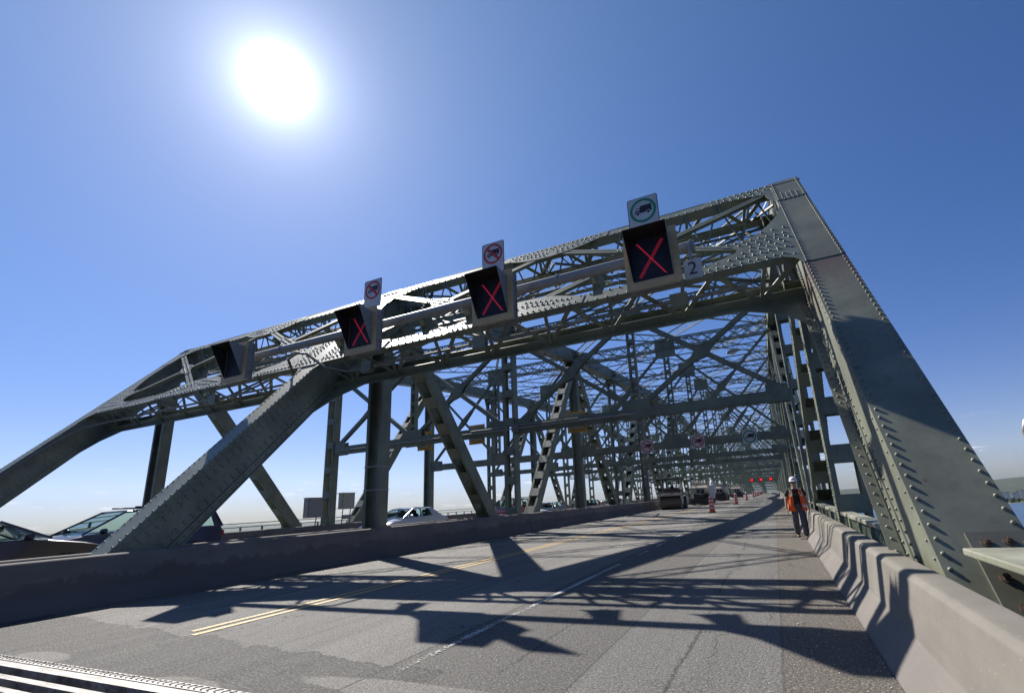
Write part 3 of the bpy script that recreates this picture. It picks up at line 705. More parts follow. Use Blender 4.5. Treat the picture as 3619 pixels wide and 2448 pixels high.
# --- portal frame between the end posts
m = MB()
bays = [(TR['middle'] + .35, TR['right'] - .37), (TR['left'] + .35, TR['middle'] - .35)]
for x0, x1 in bays:
    # front and rear top chord, bottom chord
    m.fbox(PO, PX, PU, PN, (x0, x1), (zs(9.93), zs(10.28)), (-.016, 0)); m.fbox(PO, PX, PU, PN, (x0, x1), (zs(9.93), zs(9.93) + .02), (-.30, -.016))
    m.fbox(PO, PX, PU, PN, (x0, x1), (zs(9.93), zs(10.28)), (-1.0, -.984)); m.fbox(PO, PX, PU, PN, (x0, x1), (zs(9.93), zs(9.93) + .02), (-.984, -.80))
    m.fbox(PO, PX, PU, PN, (x0, x1), (zs(10.28), zs(10.28) + .02), (-.16, .01)); m.fbox(PO, PX, PU, PN, (x0, x1), (zs(10.28), zs(10.28) + .02), (-1.0, -.88))
    m.fbox(PO, PX, PU, PN, (x0, x1), (zs(6.24), zs(6.60)), (-.016, 0)); m.fbox(PO, PX, PU, PN, (x0, x1), (zs(6.24), zs(6.24) + .02), (-.16, -.016))
    m.fbox(PO, PX, PU, PN, (x0, x1), (zs(6.10), zs(6.62)), (-1.0, -.98)); m.fbox(PO, PX, PU, PN, (x0, x1), (zs(6.24), zs(6.24) + .02), (-.98, -.80))
    m.fbox(PO, PX, PU, PN, (x0, x1), (zs(6.62) - .02, zs(6.62)), (-.98, -.86))
    m.rivets(PP(x0 + .1, zs(9.93) + .035, 0), PP(x1 - .1, zs(9.93) + .035, 0), PN, .26, .029)
    m.rivets(PP(x0 + .1, zs(6.24) + .035, 0), PP(x1 - .1, zs(6.24) + .035, 0), PN, .26, .029)
    m.rivets(PP(x0 + .1, zs(6.60) - .04, 0), PP(x1 - .1, zs(6.60) - .04, 0), PN, .26, .029)
portal = part('portal_frame', m, 'steel')
for x0, x1 in bays:
    Lb = x1 - x0; nseg = 16
    # soffit lacing and top lacing between front and rear faces
    for sv, nm_ in ((zs(6.24) - .006, 'soffit_lacing'), (zs(10.26), 'top_lacing')):
        m = MB()
        for i in range(nseg):
            xa, xb = x0 + Lb * i / nseg, x0 + Lb * (i + 1) / nseg
            n0, n1 = (-.04, -.96) if i % 2 == 0 else (-.96, -.04)
            m.beam(PP(xa, sv, n0), PP(xb, sv, n1), .02, .115, PU.cross(PP(xb, sv, n1) - PP(xa, sv, n0)))
            if i % 2 == 1:
                m.beam(PP(xa, sv - .02, -1.0), PP(xa + .18, sv - .02, -.02), .05, .085, PX)
        part(nm_, m, 'steel', portal)
    # interior web lacing behind the front chords (rear frame plus cross frames)
    m = MB()
    for i in range(14):
        xa, xb = x0 + Lb * i / 14, x0 + Lb * (i + 1) / 14
        za, zb = (zs(6.5), zs(10.0)) if i % 2 == 0 else (zs(10.0), zs(6.5))
        if i % 3 != 2: m.beam(PP(xa, za, -.99), PP(lerp(xa, xb, .5), lerp(za, zb, .5), -.5 - .12 * (i % 2)), .055, .03, PN)
        m.beam(PP(lerp(xa, xb, .45), zs(9.95), -.02), PP(xb, zs(9.25), -.99), .05, .03, PN)
        m.beam(PP(xa, zs(9.25), -.99), PP(lerp(xa, xb, .45), zs(9.95), -.02), .05, .03, PN)
    lattice(m, PP(x0, zs(9.4), -.99), PP(x1, zs(9.4), -.99), PU, .9, .08, .75, .05)
    m.beam(PP(x0, zs(8.6), -.99), PP(x1, zs(8.6), -.99), .1, .09, PN)
    part('rear_lacing', m, 'steel', portal)
    # X bracing, two panels per bay, double angles
    T = [x1, (x0 + x1) / 2, x0]; cx = (x0 + x1) / 2
    for xa, xb in ((x1, cx), (cx, x0)):
        for (pa, pb) in (((xa, 9.85), (xb, 6.55)), ((xa, 6.55), (xb, 9.85))):
            m = MB(); twin(m, PP(pa[0], zs(pa[1]), -.002), PP(pb[0], zs(pb[1]), -.002), PN, .095, .05, .13); part('portal_brace', m, 'steel', portal)
            m = MB(); lattice(m, PP(pa[0], zs(pa[1]), -.99), PP(pb[0], zs(pb[1]), -.99), PU, .42, .08, .62, .05); part('rear_brace', m, 'steel', portal)
        # crossing gusset, spindle shaped along one diagonal
        mx, ms = (xa + xb) / 2, zs(8.2); dx, ds = (xb - xa) / 2, zs(9.85) - zs(8.2); l_ = math.hypot(dx, ds); ux, us = dx / l_, ds / l_
        pts = []
        for t_, w_ in ((-1.05, .12), (-.6, .14), (-.3, .26), (0, .30), (.3, .26), (.6, .14), (1.05, .12)): pts.append((t_, w_))
        poly = [(mx + ux * t_ - us * w_, ms + us * t_ + ux * w_) for t_, w_ in pts] + [(mx + ux * t_ + us * w_, ms + us * t_ - ux * w_) for t_, w_ in reversed(pts)]
        m = MB(); m.prism([PP(px, ps, .0015) for px, ps in poly], PN * .014)
        for w_ in (-.075, .075):
            m.rivets(PP(mx - ux * 1.0 - us * w_, ms - us * 1.0 + ux * w_, .0155), PP(mx + ux * 1.0 - us * w_, ms + us * 1.0 + ux * w_, .0155), PN, .15, .028)
        for vx, vs_ in ((-ux, us),):
            for w_ in (-.06, .06): m.rivets(PP(mx + vx * -.25 + w_ * us, ms + vs_ * -.25, .0155), PP(mx + vx * .25 + w_ * us, ms + vs_ * .25, .0155), PN, .13, .028)
        part('brace_gusset', m, 'steel', portal)
    # chord gussets: mid top, mid bottom and at each post, with hollow curved edges
    def plate(poly, riv, nm_='chord_gusset', n0=.0015):
        m = MB(); m.prism([PP(px, zs(pz), n0) for px, pz in poly], PN * .013)
        for r0, r1 in riv: m.rivets(PP(r0[0], zs(r0[1]), n0 + .013), PP(r1[0], zs(r1[1]), n0 + .013), PN, .17, .030)
        part(nm_, m, 'steel', portal)
    hw3 = 1.5
    def curve(xA, zA, xB, zB, bulge):
        return [(lerp(xA, xB, t), lerp(zA, zB, t) + bulge * math.sin(math.pi * t)) for t in [i / 8 for i in range(9)]]
    plate([(cx - 2.0, 10.275), (cx - 2.0, 9.95)] + curve(cx - 1.75, 9.93, cx, 9.52, -.10) + curve(cx, 9.52, cx + 1.75, 9.93, -.10)[1:] + [(cx + 2.0, 9.95), (cx + 2.0, 10.275)],
          [((cx - 1.7, 10.16), (cx + 1.7, 10.16)), ((cx - 1.5, 9.98), (cx - .25, 9.68)), ((cx + .25, 9.68), (cx + 1.5, 9.98)), ((cx - 1.2, 10.06), (cx - .2, 9.83)), ((cx + .2, 9.83), (cx + 1.2, 10.06))])
    plate([(cx - 2.1, 6.26), (cx + 2.1, 6.26), (cx + 2.1, 6.58)] + curve(cx + 1.9, 6.6, cx + .15, 7.0, .10) + curve(cx - .15, 7.0, cx - 1.9, 6.6, .10) + [(cx - 2.1, 6.58)],
          [((cx - 1.9, 6.34), (cx + 1.9, 6.34)), ((cx - 1.6, 6.56), (cx - .25, 6.85)), ((cx + .25, 6.85), (cx + 1.6, 6.56)), ((cx - 1.2, 6.52), (cx - .2, 6.7)), ((cx + .2, 6.7), (cx + 1.2, 6.52))])
    for xe, sg in ((x1, -1), (x0, 1)):
        e_ = -.002 * sg
        up_ = [(xe, 10.275), (xe + sg * 1.9, 10.275), (xe + sg * 1.9, 9.95)] + [(xe + sg * lerp(1.7, .22, t), 9.93 - .28 * math.sin(t * math.pi / 2) ** 2 + .10 * math.sin(math.pi * t)) for t in [i / 6 for i in range(7)]] + \
            [(xe + sg * (.22 * math.cos(R(a_))), 9.65 - .5 * math.sin(R(a_))) for a_ in (15, 35, 55, 75)] + [(xe, 9.0)]
        plate(up_, [((xe + sg * .12, 10.2), (xe + sg * 1.7, 10.2)), ((xe + sg * .2, 10.0), (xe + sg * 1.5, 10.05)), ((xe + sg * .3, 9.82), (xe + sg * 1.1, 9.9))])
        lowp = [(xe, 5.85)] + [(xe + sg * .55 * (1 - math.cos(R(a_))), 5.85 + .41 * math.sin(R(a_))) for a_ in (20, 40, 60, 80)] + [(xe + sg * .7, 6.25), (xe + sg * 2.4, 6.25), (xe + sg * 2.4, 6.59)] + \
            [(xe + sg * lerp(2.2, 1.25, t), 6.60 + .25 * t * t) for t in (0, .33, .66, 1)] + [(xe + sg * 1.2, 7.0), (xe + sg * 1.32, 7.12), (xe + sg * 1.55, 7.22), (xe + sg * 1.5, 7.36), (xe + sg * 1.1, 7.32), (xe + sg * .75, 7.45), (xe + sg * .45, 7.75), (xe + sg * .12, 8.25), (xe, 8.7)]
        plate(lowp, [((xe + sg * .3, 6.36), (xe + sg * 2.2, 6.36)), ((xe + sg * .2, 6.62), (xe + sg * 1.4, 6.58)), ((xe + sg * .2, 6.85), (xe + sg * 1.1, 6.75)), ((xe + sg * .15, 7.25), (xe + sg * 1.4, 7.27)), ((xe + sg * .15, 7.1), (xe + sg * 1.15, 7.12)), ((xe + sg * .1, 7.5), (xe + sg * .6, 7.5)), ((xe + sg * .07, 7.0), (xe + sg * .9, 6.93))])
        # knee plate on the rear face and the end diaphragm
        m = MB(); m.prism([PP(xe, zs(5.2), -1.001), PP(xe + sg * .5, zs(5.75), -1.001), PP(xe + sg * 1.3, zs(6.1), -1.001), PP(xe + sg * 1.6, zs(6.3), -1.001), PP(xe, zs(6.9), -1.001)], -PN * .014)
        m.fbox(PO, PX, PU, PN, sorted((xe + sg * .35, xe + sg * .365)), (zs(6.4), zs(10.2)), (-.98, -.75)); part('knee_plate', m, 'steel', portal)
# crown plate over the middle end post
m = MB(); xm = TR['middle']
poly = [(xm - 3.0, 6.62), (xm - 2.2, 6.75), (xm - 1.5, 7.1), (xm - .95, 7.7), (xm - .6, 8.5), (xm - .42, 9.6), (xm + .42, 9.6), (xm + .6, 8.5), (xm + .95, 7.7), (xm + 1.5, 7.1), (xm + 2.2, 6.75), (xm + 3.0, 6.62), (xm + 3.0, 6.27), (xm + .36, 6.2), (xm - .36, 6.2), (xm - 3.0, 6.27)]
m.prism([PP(px, zs(pz), .016) for px, pz in poly], PN * .014)
for q in (-.9, -.7, -.5, -.32, .32, .5, .7, .9): m.rivets(PP(xm + q * 1.0, zs(6.45), .03), PP(xm + q, zs(8.4 - abs(q) * 1.35), .03), PN, .15, .029)
m.rivets(PP(xm - 2.8, zs(6.36), .03), PP(xm + 2.8, zs(6.36), .03), PN, .17, .030)
part('crown_plate', m, 'steel', portal)

# --- sway frames at each panel point
XN = [TR['left'] + .35, TR['middle'] - .35], [TR['middle'] + .35, TR['right'] - .37]
for k_ in range(2, NK + 1):
    y_ = YU[k_]; zt = zU(k_) - .35; far = k_ > 6
    zl = {2: 5.33, 3: 4.62, 4: 4.42}.get(k_, 4.45) + deckz(y_); zh = zl + {2: .52, 3: .50}.get(k_, .40)
    if k_ > 12: zl += .0
    m = MB()
    for x0, x1 in XN:
        if x1 < -13 and k_ > 12: continue
        if k_ > 5 and k_ % 2 == 0:
            for yo in (-.15, .15): lattice(m, (x0, y_ + yo, (zl + zh) / 2), (x1, y_ + yo, (zl + zh) / 2), (0, 0, 1), zh - zl, .09, .6, .05)
            continue
        m.box(x0, x1, y_ - .16, y_ - .145, zl, zh); m.box(x0, x1, y_ + .145, y_ + .16, zl, zh)
        m.box(x0, x1, y_ - .145, y_ + .145, zh - .02, zh); m.box(x0, x1, y_ - .2, y_ - .16, zl, zl + .02)
        m.box(x0, x1, y_ + .16, y_ + .2, zl, zl + .02)
        if k_ < 4: m.rivets((x0 + .3, y_ - .16, zl + .07), (x1 - .3, y_ - .16, zl + .07), (0, -1, 0), .3, .017, 5)
        for xe in (x0, (x0 + x1) / 2, x1):                  # joint plates
            w_ = (.75 if xe not in (x0, x1) else .95) * (1 if k_ < 5 else .7)
            a_, b_ = (xe - w_, xe + w_) if xe not in (x0, x1) else ((xe, xe + w_) if xe == x0 else (xe - w_, xe))
            hgt = (.62 if xe not in (x0, x1) else .45) * (1 if k_ < 5 else .55)
            for yy in (y_ - .178, y_ + .162): m.box(a_, b_, yy, yy + .015, zl - .05, zh + hgt - .18)
            if k_ < 6:
                for rr_ in range(4): m.rivets((lerp(a_, b_, .15 + .23 * rr_), y_ - .178, zl + .05), (lerp(a_, b_, .15 + .23 * rr_), y_ - .178, zh + hgt - .25), (0, -1, 0), .14, .019, 5)
    sway = part('sway_strut', m, 'steel' if k_ < 6 else 'steel_far')
    for x0, x1 in XN:
        if x1 < -13 and k_ > 10: continue
        xm_ = (x0 + x1) / 2
        # top strut lattice
        m = MB(); 
        for yo in ((-.2, .2) if k_ < 4 else (0,)): lattice(m, (x0, y_ + yo, zt), (x1, y_ + yo, zt), (0, 0, 1), .8, .09, .85, .06, k_ < 4)
        part('top_strut', m, 'steel' if k_ < 6 else 'steel_far', sway)
        # centre post, laced, with large head plate
        m = MB()
        for sgn in (-1, 1):
            m.box(xm_ + sgn * .16 - .05, xm_ + sgn * .16 + .05, y_ - .13, y_ - .115, zh, zt); m.box(xm_ + sgn * .16 - .05, xm_ + sgn * .16 + .05, y_ + .115, y_ + .13, zh, zt)
            m.box(xm_ + sgn * .205 - .006, xm_ + sgn * .205 + .006, y_ - .115, y_ + .115, zh, zt)
        z_ = zh + .6
        while z_ < zt - .5:
            m.box(xm_ - .2, xm_ + .2, y_ - .143, y_ - .131, z_, z_ + .22); m.box(xm_ - .2, xm_ + .2, y_ + .131, y_ + .143, z_, z_ + .22); z_ += .72
        m.box(xm_ - .72, xm_ + .72, y_ - .165, y_ - .15, zt - .95, zt + .45)
        part('sway_post', m, 'steel' if k_ < 6 else 'steel_far', sway)
        zc = (zh + zt) / 2
        for xa, xb in ((x0, xm_), (xm_, x1)):
            for sgn in (0, 1):
                z0, z1 = (zh - .1, zt - .2) if sgn else (zt - .2, zh - .1)
                m = MB(); a = V((xa, y_, z0)); c_ = V((xb, y_, z1)); w_ = .24 if k_ < 3 else .15
                for yo in ((-.1, .1) if sgn else (-.09, .09)):
                    m.beam(a + V((0, yo, 0)), c_ + V((0, yo, 0)), .012, w_, (0, 0, 1))
                m.beam(a, c_, .17, .014, (0, 0, 1), (0, w_ / 2 - .01))
                if sgn and k_ < 9:
                    d = (c_ - a).normalized(); mid = (a + c_) / 2; n_ = V((-d.z, 0, d.x))
                    for yo in (-.125, .108):
                        pts = [mid - d * 1.25 - n_ * .1, mid - d * .55 - n_ * .16, mid - n_ * (.36 if k_ < 3 else .22), mid + d * .55 - n_ * .16, mid + d * 1.25 - n_ * .1, mid + d * 1.25 + n_ * .1, mid + d * .55 + n_ * .16, mid + n_ * (.36 if k_ < 3 else .22), mid - d * .55 + n_ * .16, mid - d * 1.25 + n_ * .1]
                        m.prism([p_ + V((0, yo, 0)) for p_ in pts], (0, .015, 0))
                    if k_ < 5:
                        for w2 in (-.07, .07): m.rivets(mid - d * 1.1 + n_ * w2 + V((0, -.125, 0)), mid + d * 1.1 + n_ * w2 + V((0, -.125, 0)), (0, -1, 0), .16, .018, 5)
                part('sway_brace', m, 'steel' if k_ < 6 else 'steel_far', sway)
# --- top laterals: X of lattice beams in every panel plus a light middle strut
def add_lat(k_, x0, x1, detail):
    m = MB(); ya, yb = YU[k_], YU[k_ + 1]; za, zb = zU(k_) + .1, zU(k_ + 1) + .1
    xm_ = (x0 + x1) / 2
    for xa, xb in ((x0, xm_), (xm_, x1)):
        for sgn in (0, 1):
            p0, p1 = ((xa, ya, za), (xb, yb, zb)) if sgn else ((xb, ya, za), (xa, yb, zb))
            lattice(m, p0, p1, (0, 0, 1), .55, .08, .62, .05)
    lattice(m, (x0, (ya + yb) / 2, (za + zb) / 2), (x1, (ya + yb) / 2, (za + zb) / 2), (0, 0, 1), .6, .08, .75, .05)
    part('lateral_bracing', m, 'steel' if k_ < 6 else 'steel_far')
for k_ in range(1, NK):
    for x0, x1 in XN:
        if x1 < -13 and k_ > 9: continue
        add_lat(k_, x0, x1, 1)

# caged ladder up a post of the middle truss
e = empty('caged_ladder', (-12.8, YU[5] - .55, 0), label='caged access ladder climbing a middle truss post left of the road roller', cat='ladder')
m = MB()
for sx in (-.22, .22): m.box(sx - .02, sx + .02, -.02, .02, .9, 12.6)
z_ = 1.1
while z_ < 12.5: m.box(-.22, .22, -.012, .012, z_, z_ + .025); z_ += .3
m.build('ladder_rails', M['gal'], e)
m = MB(); z_ = 2.6
while z_ < 12.6:
    m.path([V((-.22, 0, z_)), V((-.36, -.3, z_)), V((-.2, -.62, z_)), V((.2, -.62, z_)), V((.36, -.3, z_)), V((.22, 0, z_))], .02, 5); z_ += 1.0
for px, py in ((-.36, -.3), (-.2, -.62), (.2, -.62), (.36, -.3)): m.box(px - .012, px + .012, py - .012, py + .012, 2.6, 12.6)
m.build('safety_cage', M['gal'], e)

# ------------------------------------------------------------------ railings
def railing(name, label, x0, x1, ya, yb, ztop, step, skips, thick, picket_x):
    e = empty(name, ((x0 + x1) / 2, ya, 0), label=label, cat='railing'); O = Matrix.Translation((-(x0 + x1) / 2, -ya, 0))
    m = MB(); y = ya
    while y < yb:
        y2 = min(yb, y + step); z = deckz(y)
        m.box(x0, x1, y + .12, y2 - .12, z + ztop - thick, z + ztop); y = y2
    o = m.build('top_rail', M['rail'], e); o.data.transform(O)
    bv = o.modifiers.new('bevel', 'BEVEL'); bv.width = .012; bv.segments = 2
    m = MB(); y = ya + .12
    while y < min(yb, 120): m.box(picket_x - .018, picket_x + .018, y - .018, y + .018, 0.1, ztop - thick - .001); y += .125 if y < 40 else .3
    m.box(picket_x - .04, picket_x + .04, ya, yb if yb < 120 else 220, .06, .1)
    o = m.build('baluster_panel', M['steel_far'], e); o.data.transform(O)
    y = ya
    while y < min(yb, 120):
        m = MB(); m.box(x0 + .02, x1 - .02, y - .06, y + .06, -.3, ztop - .001); o = m.build('rail_post', M['steel_far'], e); o.data.transform(O); y += step / 4
    return e
railing('bridge_railing', 'wide pale steel top rail with dark balusters behind the jersey barrier beyond the end post', 1.30, 1.55, 7.0, 220, .86, 5.125, 0, .075, 1.38)
railing('bridge_railing', 'flat pale rail bolted to the foot of the end post at the right edge', 1.42, 2.15, -3.0, 5.62, .86, 20, 0, .06, 2.05)
# far left pipe railing
e = empty('bridge_railing', (-27.9, 0, 0), label='thin dark rail on short posts along the far left edge of the deck', cat='railing')
m = MB()
for z_ in (1.02, 1.22): m.box(-.05, .05, -6, 224, z_, z_ + .05)
m.build('top_rail', M['steel_far'], e); y = -6; first = None
for i in range(96):
    if first is None: m = MB(); m.box(-.04, .04, 0, .08, 0, 1.02); first = m.build('rail_post', M['steel_far'], e); first.location = (0, y, 0)
    else: c_ = first.copy(); col.objects.link(c_); c_.parent = e; c_.location = (0, y, 0)
    y += 1.28
m = MB()
while y < 200: m.box(-.04, .04, y, y + .08, 0, 1.02); y += 1.28
tag(m.build('far_rail_post', M['steel_far'], e), kind='stuff')
m = MB(); m.box(-.1, .02, -6, 224, 0, .8); m.build('kick_panel', M['steel_far'], e)

# ------------------------------------------------------------------ lane signals on the portal
def signal(x, y, z, w, h, lit, label, cutout=0):
    e = empty('lane_signal', (x, y, z), label=label, cat='traffic signal', group='lane signals across the portal')
    b_ = .15; hw = w / 2
    m = MB(); m.box(-hw + .05, hw - .05, .034, .25, .05, h - .05); m.box(-hw + .02, hw - .02, .25, .27, .02, h - .02)
    for zz_ in (.3, h - .3): m.box(hw - .05, hw - .02, .1, .3, zz_, zz_ + .03)
    m.build('housing', M['boxgrey'], e)
    m = MB(); m.box(-hw, -hw + b_, 0, .02, 0, h); m.box(hw - b_, hw, 0, .02, 0, h); m.box(-hw + b_, hw - b_, 0, .02, 0, b_ * 1.2); m.box(-hw + b_, hw - b_, 0, .02, h - b_, h)
    for xx in (-hw + .04, hw - .04):
        for zz_ in (.05, h * .35, h * .66, h - .05): m.rivet((xx, 0, zz_), (0, -1, 0), .010, 6)
    m.build('backplate', M['tan'], e)
    xi_, z0, z1 = hw - b_, b_ * 1.2, h - b_
    m = MB(); m.box(-xi_, xi_, .021, .03, z0, z1); m.build('display', M['glass_dark'], e)
    # hood: outside grey, inside black
    dp = .52
    for inn, mat in ((0, 'boxgrey'), (.006, 'black')):
        m = MB(); t_ = .003
        for sg in (-1, 1):
            xx = sg * (xi_ - inn)
            m.prism([(xx, -.0005, z0), (xx, -.0005, z1 - inn), (xx * 1.06, -dp, z1 + .02 - inn)], (sg * -t_, 0, 0))
        a = [(-xi_ + inn, -.0005, z1 - inn), (xi_ - inn, -.0005, z1 - inn), ((xi_ - inn) * 1.06, -dp, z1 + .02 - inn), ((-xi_ + inn) * 1.06, -dp, z1 + .02 - inn)]
        m.prism(a, (0, 0, -t_)); m.build('hood' if mat == 'black' else 'hood_shell', M[mat], e)
    m = MB(); cx_, cz = 0, (z0 + z1) / 2; aw, ah = xi_ * .62, (z1 - z0) * .40
    for sg in (-1, 1):
        n = 26
        for i in range(n):
            t_ = lerp(-1, 1, i / (n - 1)); px, pz = sg * t_ * aw, t_ * ah; L = math.hypot(aw, ah); nx, nz_ = -ah / L * sg, aw / L
            for q in (-1, 0, 1):
                m.disc((px + nx * q * .026 * sg, .019, cz + pz + nz_ * q * .026 * (1 if sg > 0 else 1)), (0, -1, 0), .0098, 6)
    if lit: m.build('red_cross', M['led'], e)
    m = MB()
    for q in range(-1, 2):                               # unlit arrow dots
        for i in range(14):
            t_ = i / 13; m.disc((-aw * .9 + aw * .9 * t_ + q * .02, .0195, cz - ah * .9 * t_), (0, -1, 0), .006, 5); m.disc((aw * .9 - aw * .9 * t_ + q * .02, .0195, cz - ah * .9 * t_), (0, -1, 0), .006, 5); m.disc((q * .03, .0195, cz - ah * .9 + 2 * ah * .9 * t_), (0, -1, 0), .006, 5)
    m.build('arrow_dots', M['led_off'], e)
    return e
SIG = [(-1.66, 1.16, 1.30), (-5.62, 1.16, 1.30), (-9.92, 1.16, 1.30), (-15.35, 1.16, 1.30)]
labs = ['rightmost lane signal, red cross lit, under the green circle truck sign', 'second lane signal from the right, lit red cross under a crossed-out truck sign',
        'third lane signal from the right, red cross, in front of the middle post', 'leftmost lane signal with blank dark display and no sign above it']
for i, (x, w, h) in enumerate(SIG):
    signal(x, 9.3, 5.72 if i else 5.70, w, h, i < 3, labs[i])

def ring(m, c, r0, r1, y, n=40, t=.003):
    P = []
    for rr in (r0, r1): P += [(c[0] + rr * math.cos(2 * math.pi * i / n), y, c[1] + rr * math.sin(2 * math.pi * i / n)) for i in range(n)]
    m.add(P, [(i, (i + 1) % n, n + (i + 1) % n, n + i) for i in range(n)])
def truck_poly(s):
    body = [(-.52, -.15), (-.52, -.02), (-.44, .04), (-.38, .22), (-.17, .22), (-.17, .34), (.55, .34), (.55, -.13), (.46, -.15), (-.3, -.15)]
    return [(x * s, z * s) for x, z in body]
def truck_sign(x, y, z, w, h, kind, label, name='truck_sign', group=None, post=True):
    e = empty(name, (x, y, z), label=label, cat='road sign', group=group)
    def rr(w_, h_, r): 
        P = []
        for cx_, cz, a0 in ((w_ / 2 - r, h_ - r, 0), (-w_ / 2 + r, h_ - r, 90), (-w_ / 2 + r, r, 180), (w_ / 2 - r, r, 270)):
            P += [(cx_ + r * math.cos(R(a0 + a_)), cz + r * math.sin(R(a0 + a_))) for a_ in (0, 30, 60, 90)]
        return P
    m = MB(); m.prism([(px, 0, pz) for px, pz in rr(w, h, .05)], (0, .006, 0)); m.build('border', M['sign_black'], e)
    m = MB(); m.prism([(px * .955, -.0025, .012 + pz * .975) for px, pz in rr(w, h, .05)], (0, .0024, 0)); m.build('sign_face', M['white'], e)
    cz = h - w * .50; rad = w * .43
    m = MB(); ring(m, (0, cz), rad * .80, rad, -.0055)
    if kind == 'no': m.add([(-rad * .62 - .02, -.0075, cz + rad * .62 - .02), (-rad * .62 + .03, -.0075, cz + rad * .62 + .03), (rad * .62 + .02, -.0075, cz - rad * .62 + .02), (rad * .62 - .03, -.0075, cz - rad * .62 - .03)], [(0, 1, 2, 3)])
    m.build('circle', M['sign_red' if kind == 'no' else 'sign_green'], e)
    m = MB(); s = rad * 1.22; m.add([(px, -.0045, cz + pz) for px, pz in truck_poly(s)], [tuple(range(10))])
    for xx in (-.33, .33): ring(m, (xx * s, cz - .17 * s), 0.001, .095 * s, -.0062, 14)
    m.build('truck_symbol', M['sign_black'], e)
    for xx in (-.33, .33): m = MB(); ring(m, (xx * s, cz - .17 * s), .095 * s, .135 * s, -.0058, 14); m.build('wheel_ring', M['white'], e)
    m = MB(); m.add([(px * s, -.0058, cz + pz * s) for px, pz in ((-.40, .04), (-.35, .18), (-.22, .18), (-.22, .04))], [(0, 1, 2, 3)]); m.build('cut_out', M['white'], e)
    if post:
        m = MB(); m.box(-.03, .03, .007, .05, -.5, h * .8); m.build('mounting_bar', M['gal'], e)
    return e
truck_sign(-1.72, 9.33, 7.03, .68, .87, 'ok', 'white sign with green circle and black truck above the rightmost lane signal')
truck_sign(-5.58, 9.33, 7.03, .64, .86, 'no', 'white sign with red crossed-out truck above the second lane signal, mid portal')
truck_sign(-9.55, 9.33, 7.0, .64, .86, 'no', 'white sign with red crossed-out truck above the third lane signal, by the middle post')

# carrying pipe with brackets
e = empty('signal_pipe', (-8, 9.95, 6.74), label='thick grey horizontal pipe carrying the lane signals across the portal', cat='pipe')
m = MB(); m.tube((-8.6, 0, 0), (7.2, 0, 0), .125, 20); m.build('pipe_tube', M['pipe'], e)
m = MB()
for xx in (7.12, -8.5, -2.2, 3.9, -6.0): m.tube((xx - .02, 0, 0), (xx + .02, 0, 0), .15, 20)
m.build('pipe_collar', M['gal'], e)
for xx in (-16.4, -11.6, -8.4, -6.9, -3.2):
    px = xx + 8; m = MB()
    m.prism([(px - .09, 0, -.1), (px - .09, .32, -.42), (px - .09, .62, -.12), (px - .09, .10, .05)], (.03, 0, 0)); m.prism([(px + .09, 0, -.1), (px + .09, .32, -.42), (px + .09, .62, -.12), (px + .09, .10, .05)], (.03, 0, 0)); m.box(px - .12, px + .12, .28, .30, -.5, -.2)
    m.build('pipe_bracket', M['steel'], e)
# plaque with the number
e = empty('lane_plaque', (-.88, 9.78, 5.90), label='small white plaque reading 2 hanging right of the rightmost lane signal', cat='sign')
m = MB(); m.prism([(-.19, 0, .03), (-.16, 0, 0), (.16, 0, 0), (.19, 0, .03), (.19, 0, .42), (.16, 0, .45), (-.16, 0, .45), (-.19, 0, .42)], (0, .005, 0)); m.build('plaque_face', M['white'], e)
fc = bpy.data.curves.new('numeral', 'FONT'); fc.body = '2'; fc.size = .42; fc.align_x = 'CENTER'; fc.align_y = 'CENTER'
to = bpy.data.objects.new('numeral_curve', fc); col.objects.link(to); bpy.context.view_layer.update()
me = bpy.data.meshes.new_from_object(to.evaluated_get(bpy.context.evaluated_depsgraph_get())); bpy.data.objects.remove(to)
me.materials.clear(); me.materials.append(M['sign_black']); to = bpy.data.objects.new('numeral', me); col.objects.link(to); to.parent = e; to.rotation_euler = (R(90), 0, 0); to.location = (-.01, -.004, .225)
m = MB(); m.box(-.06, .0, .01, .05, .3, .85); m.tube((-.03, .0, .5), (-.03, .01, .5), .02, 8); m.tube((-.03, .0, .75), (-.03, .01, .75), .02, 8); m.rivet((0, 0, .42), (0, -1, 0), .012); m.rivet((0, 0, .04), (0, -1, 0), .012); m.build('mounting_strap', M['gal'], e)

# conduit with junction boxes under the portal
def Q(x, d=.45, up=0): return V((x, 10.4 + .746 * d, 6.15 - .666 * d + up))
e = empty('portal_conduit', (-13, 10.7, 5.8), label='long grey conduit strung under the lower portal chord with small junction boxes', cat='conduit'); E0 = V((-13, 10.7, 5.8))
m = MB()
def seg(pts): m.path([V(p) - E0 for p in pts], .042, 8)
seg([Q(.1), Q(-1.2)]); seg([Q(-1.55), Q(-4), Q(-6.6)]); seg([Q(-7.2), Q(-9), Q(-10.8)])
seg([Q(-11.25), Q(-11.9), V((-12.5, 10.35, 6.0)), V((-12.9, 10.0, 6.42)), V((-13.3, 9.95, 6.5)), V((-13.75, 10.0, 6.38)), V((-14.05, 10.5, 5.95)), Q(-14.4)])
seg([Q(-14.4), Q(-18.4)]); seg([Q(-18.9), Q(-22), Q(-25.6), V((-26.5, 10.1, 5.55)), V((-26.78, 9.1, 4.55)), V((-26.8, 7.2, 2.4)), V((-26.8, 5.2, .2))])
m.build('conduit_run', M['conduit'], e)
for xx in (-1.38, -6.9, -11.05, -18.65):
    m = MB(); c0 = Q(xx, .45) - E0; m.box(c0.x - .2, c0.x + .2, c0.y - .09, c0.y + .09, c0.z - .17, c0.z + .17); m.build('junction_box', M['steel'], e)

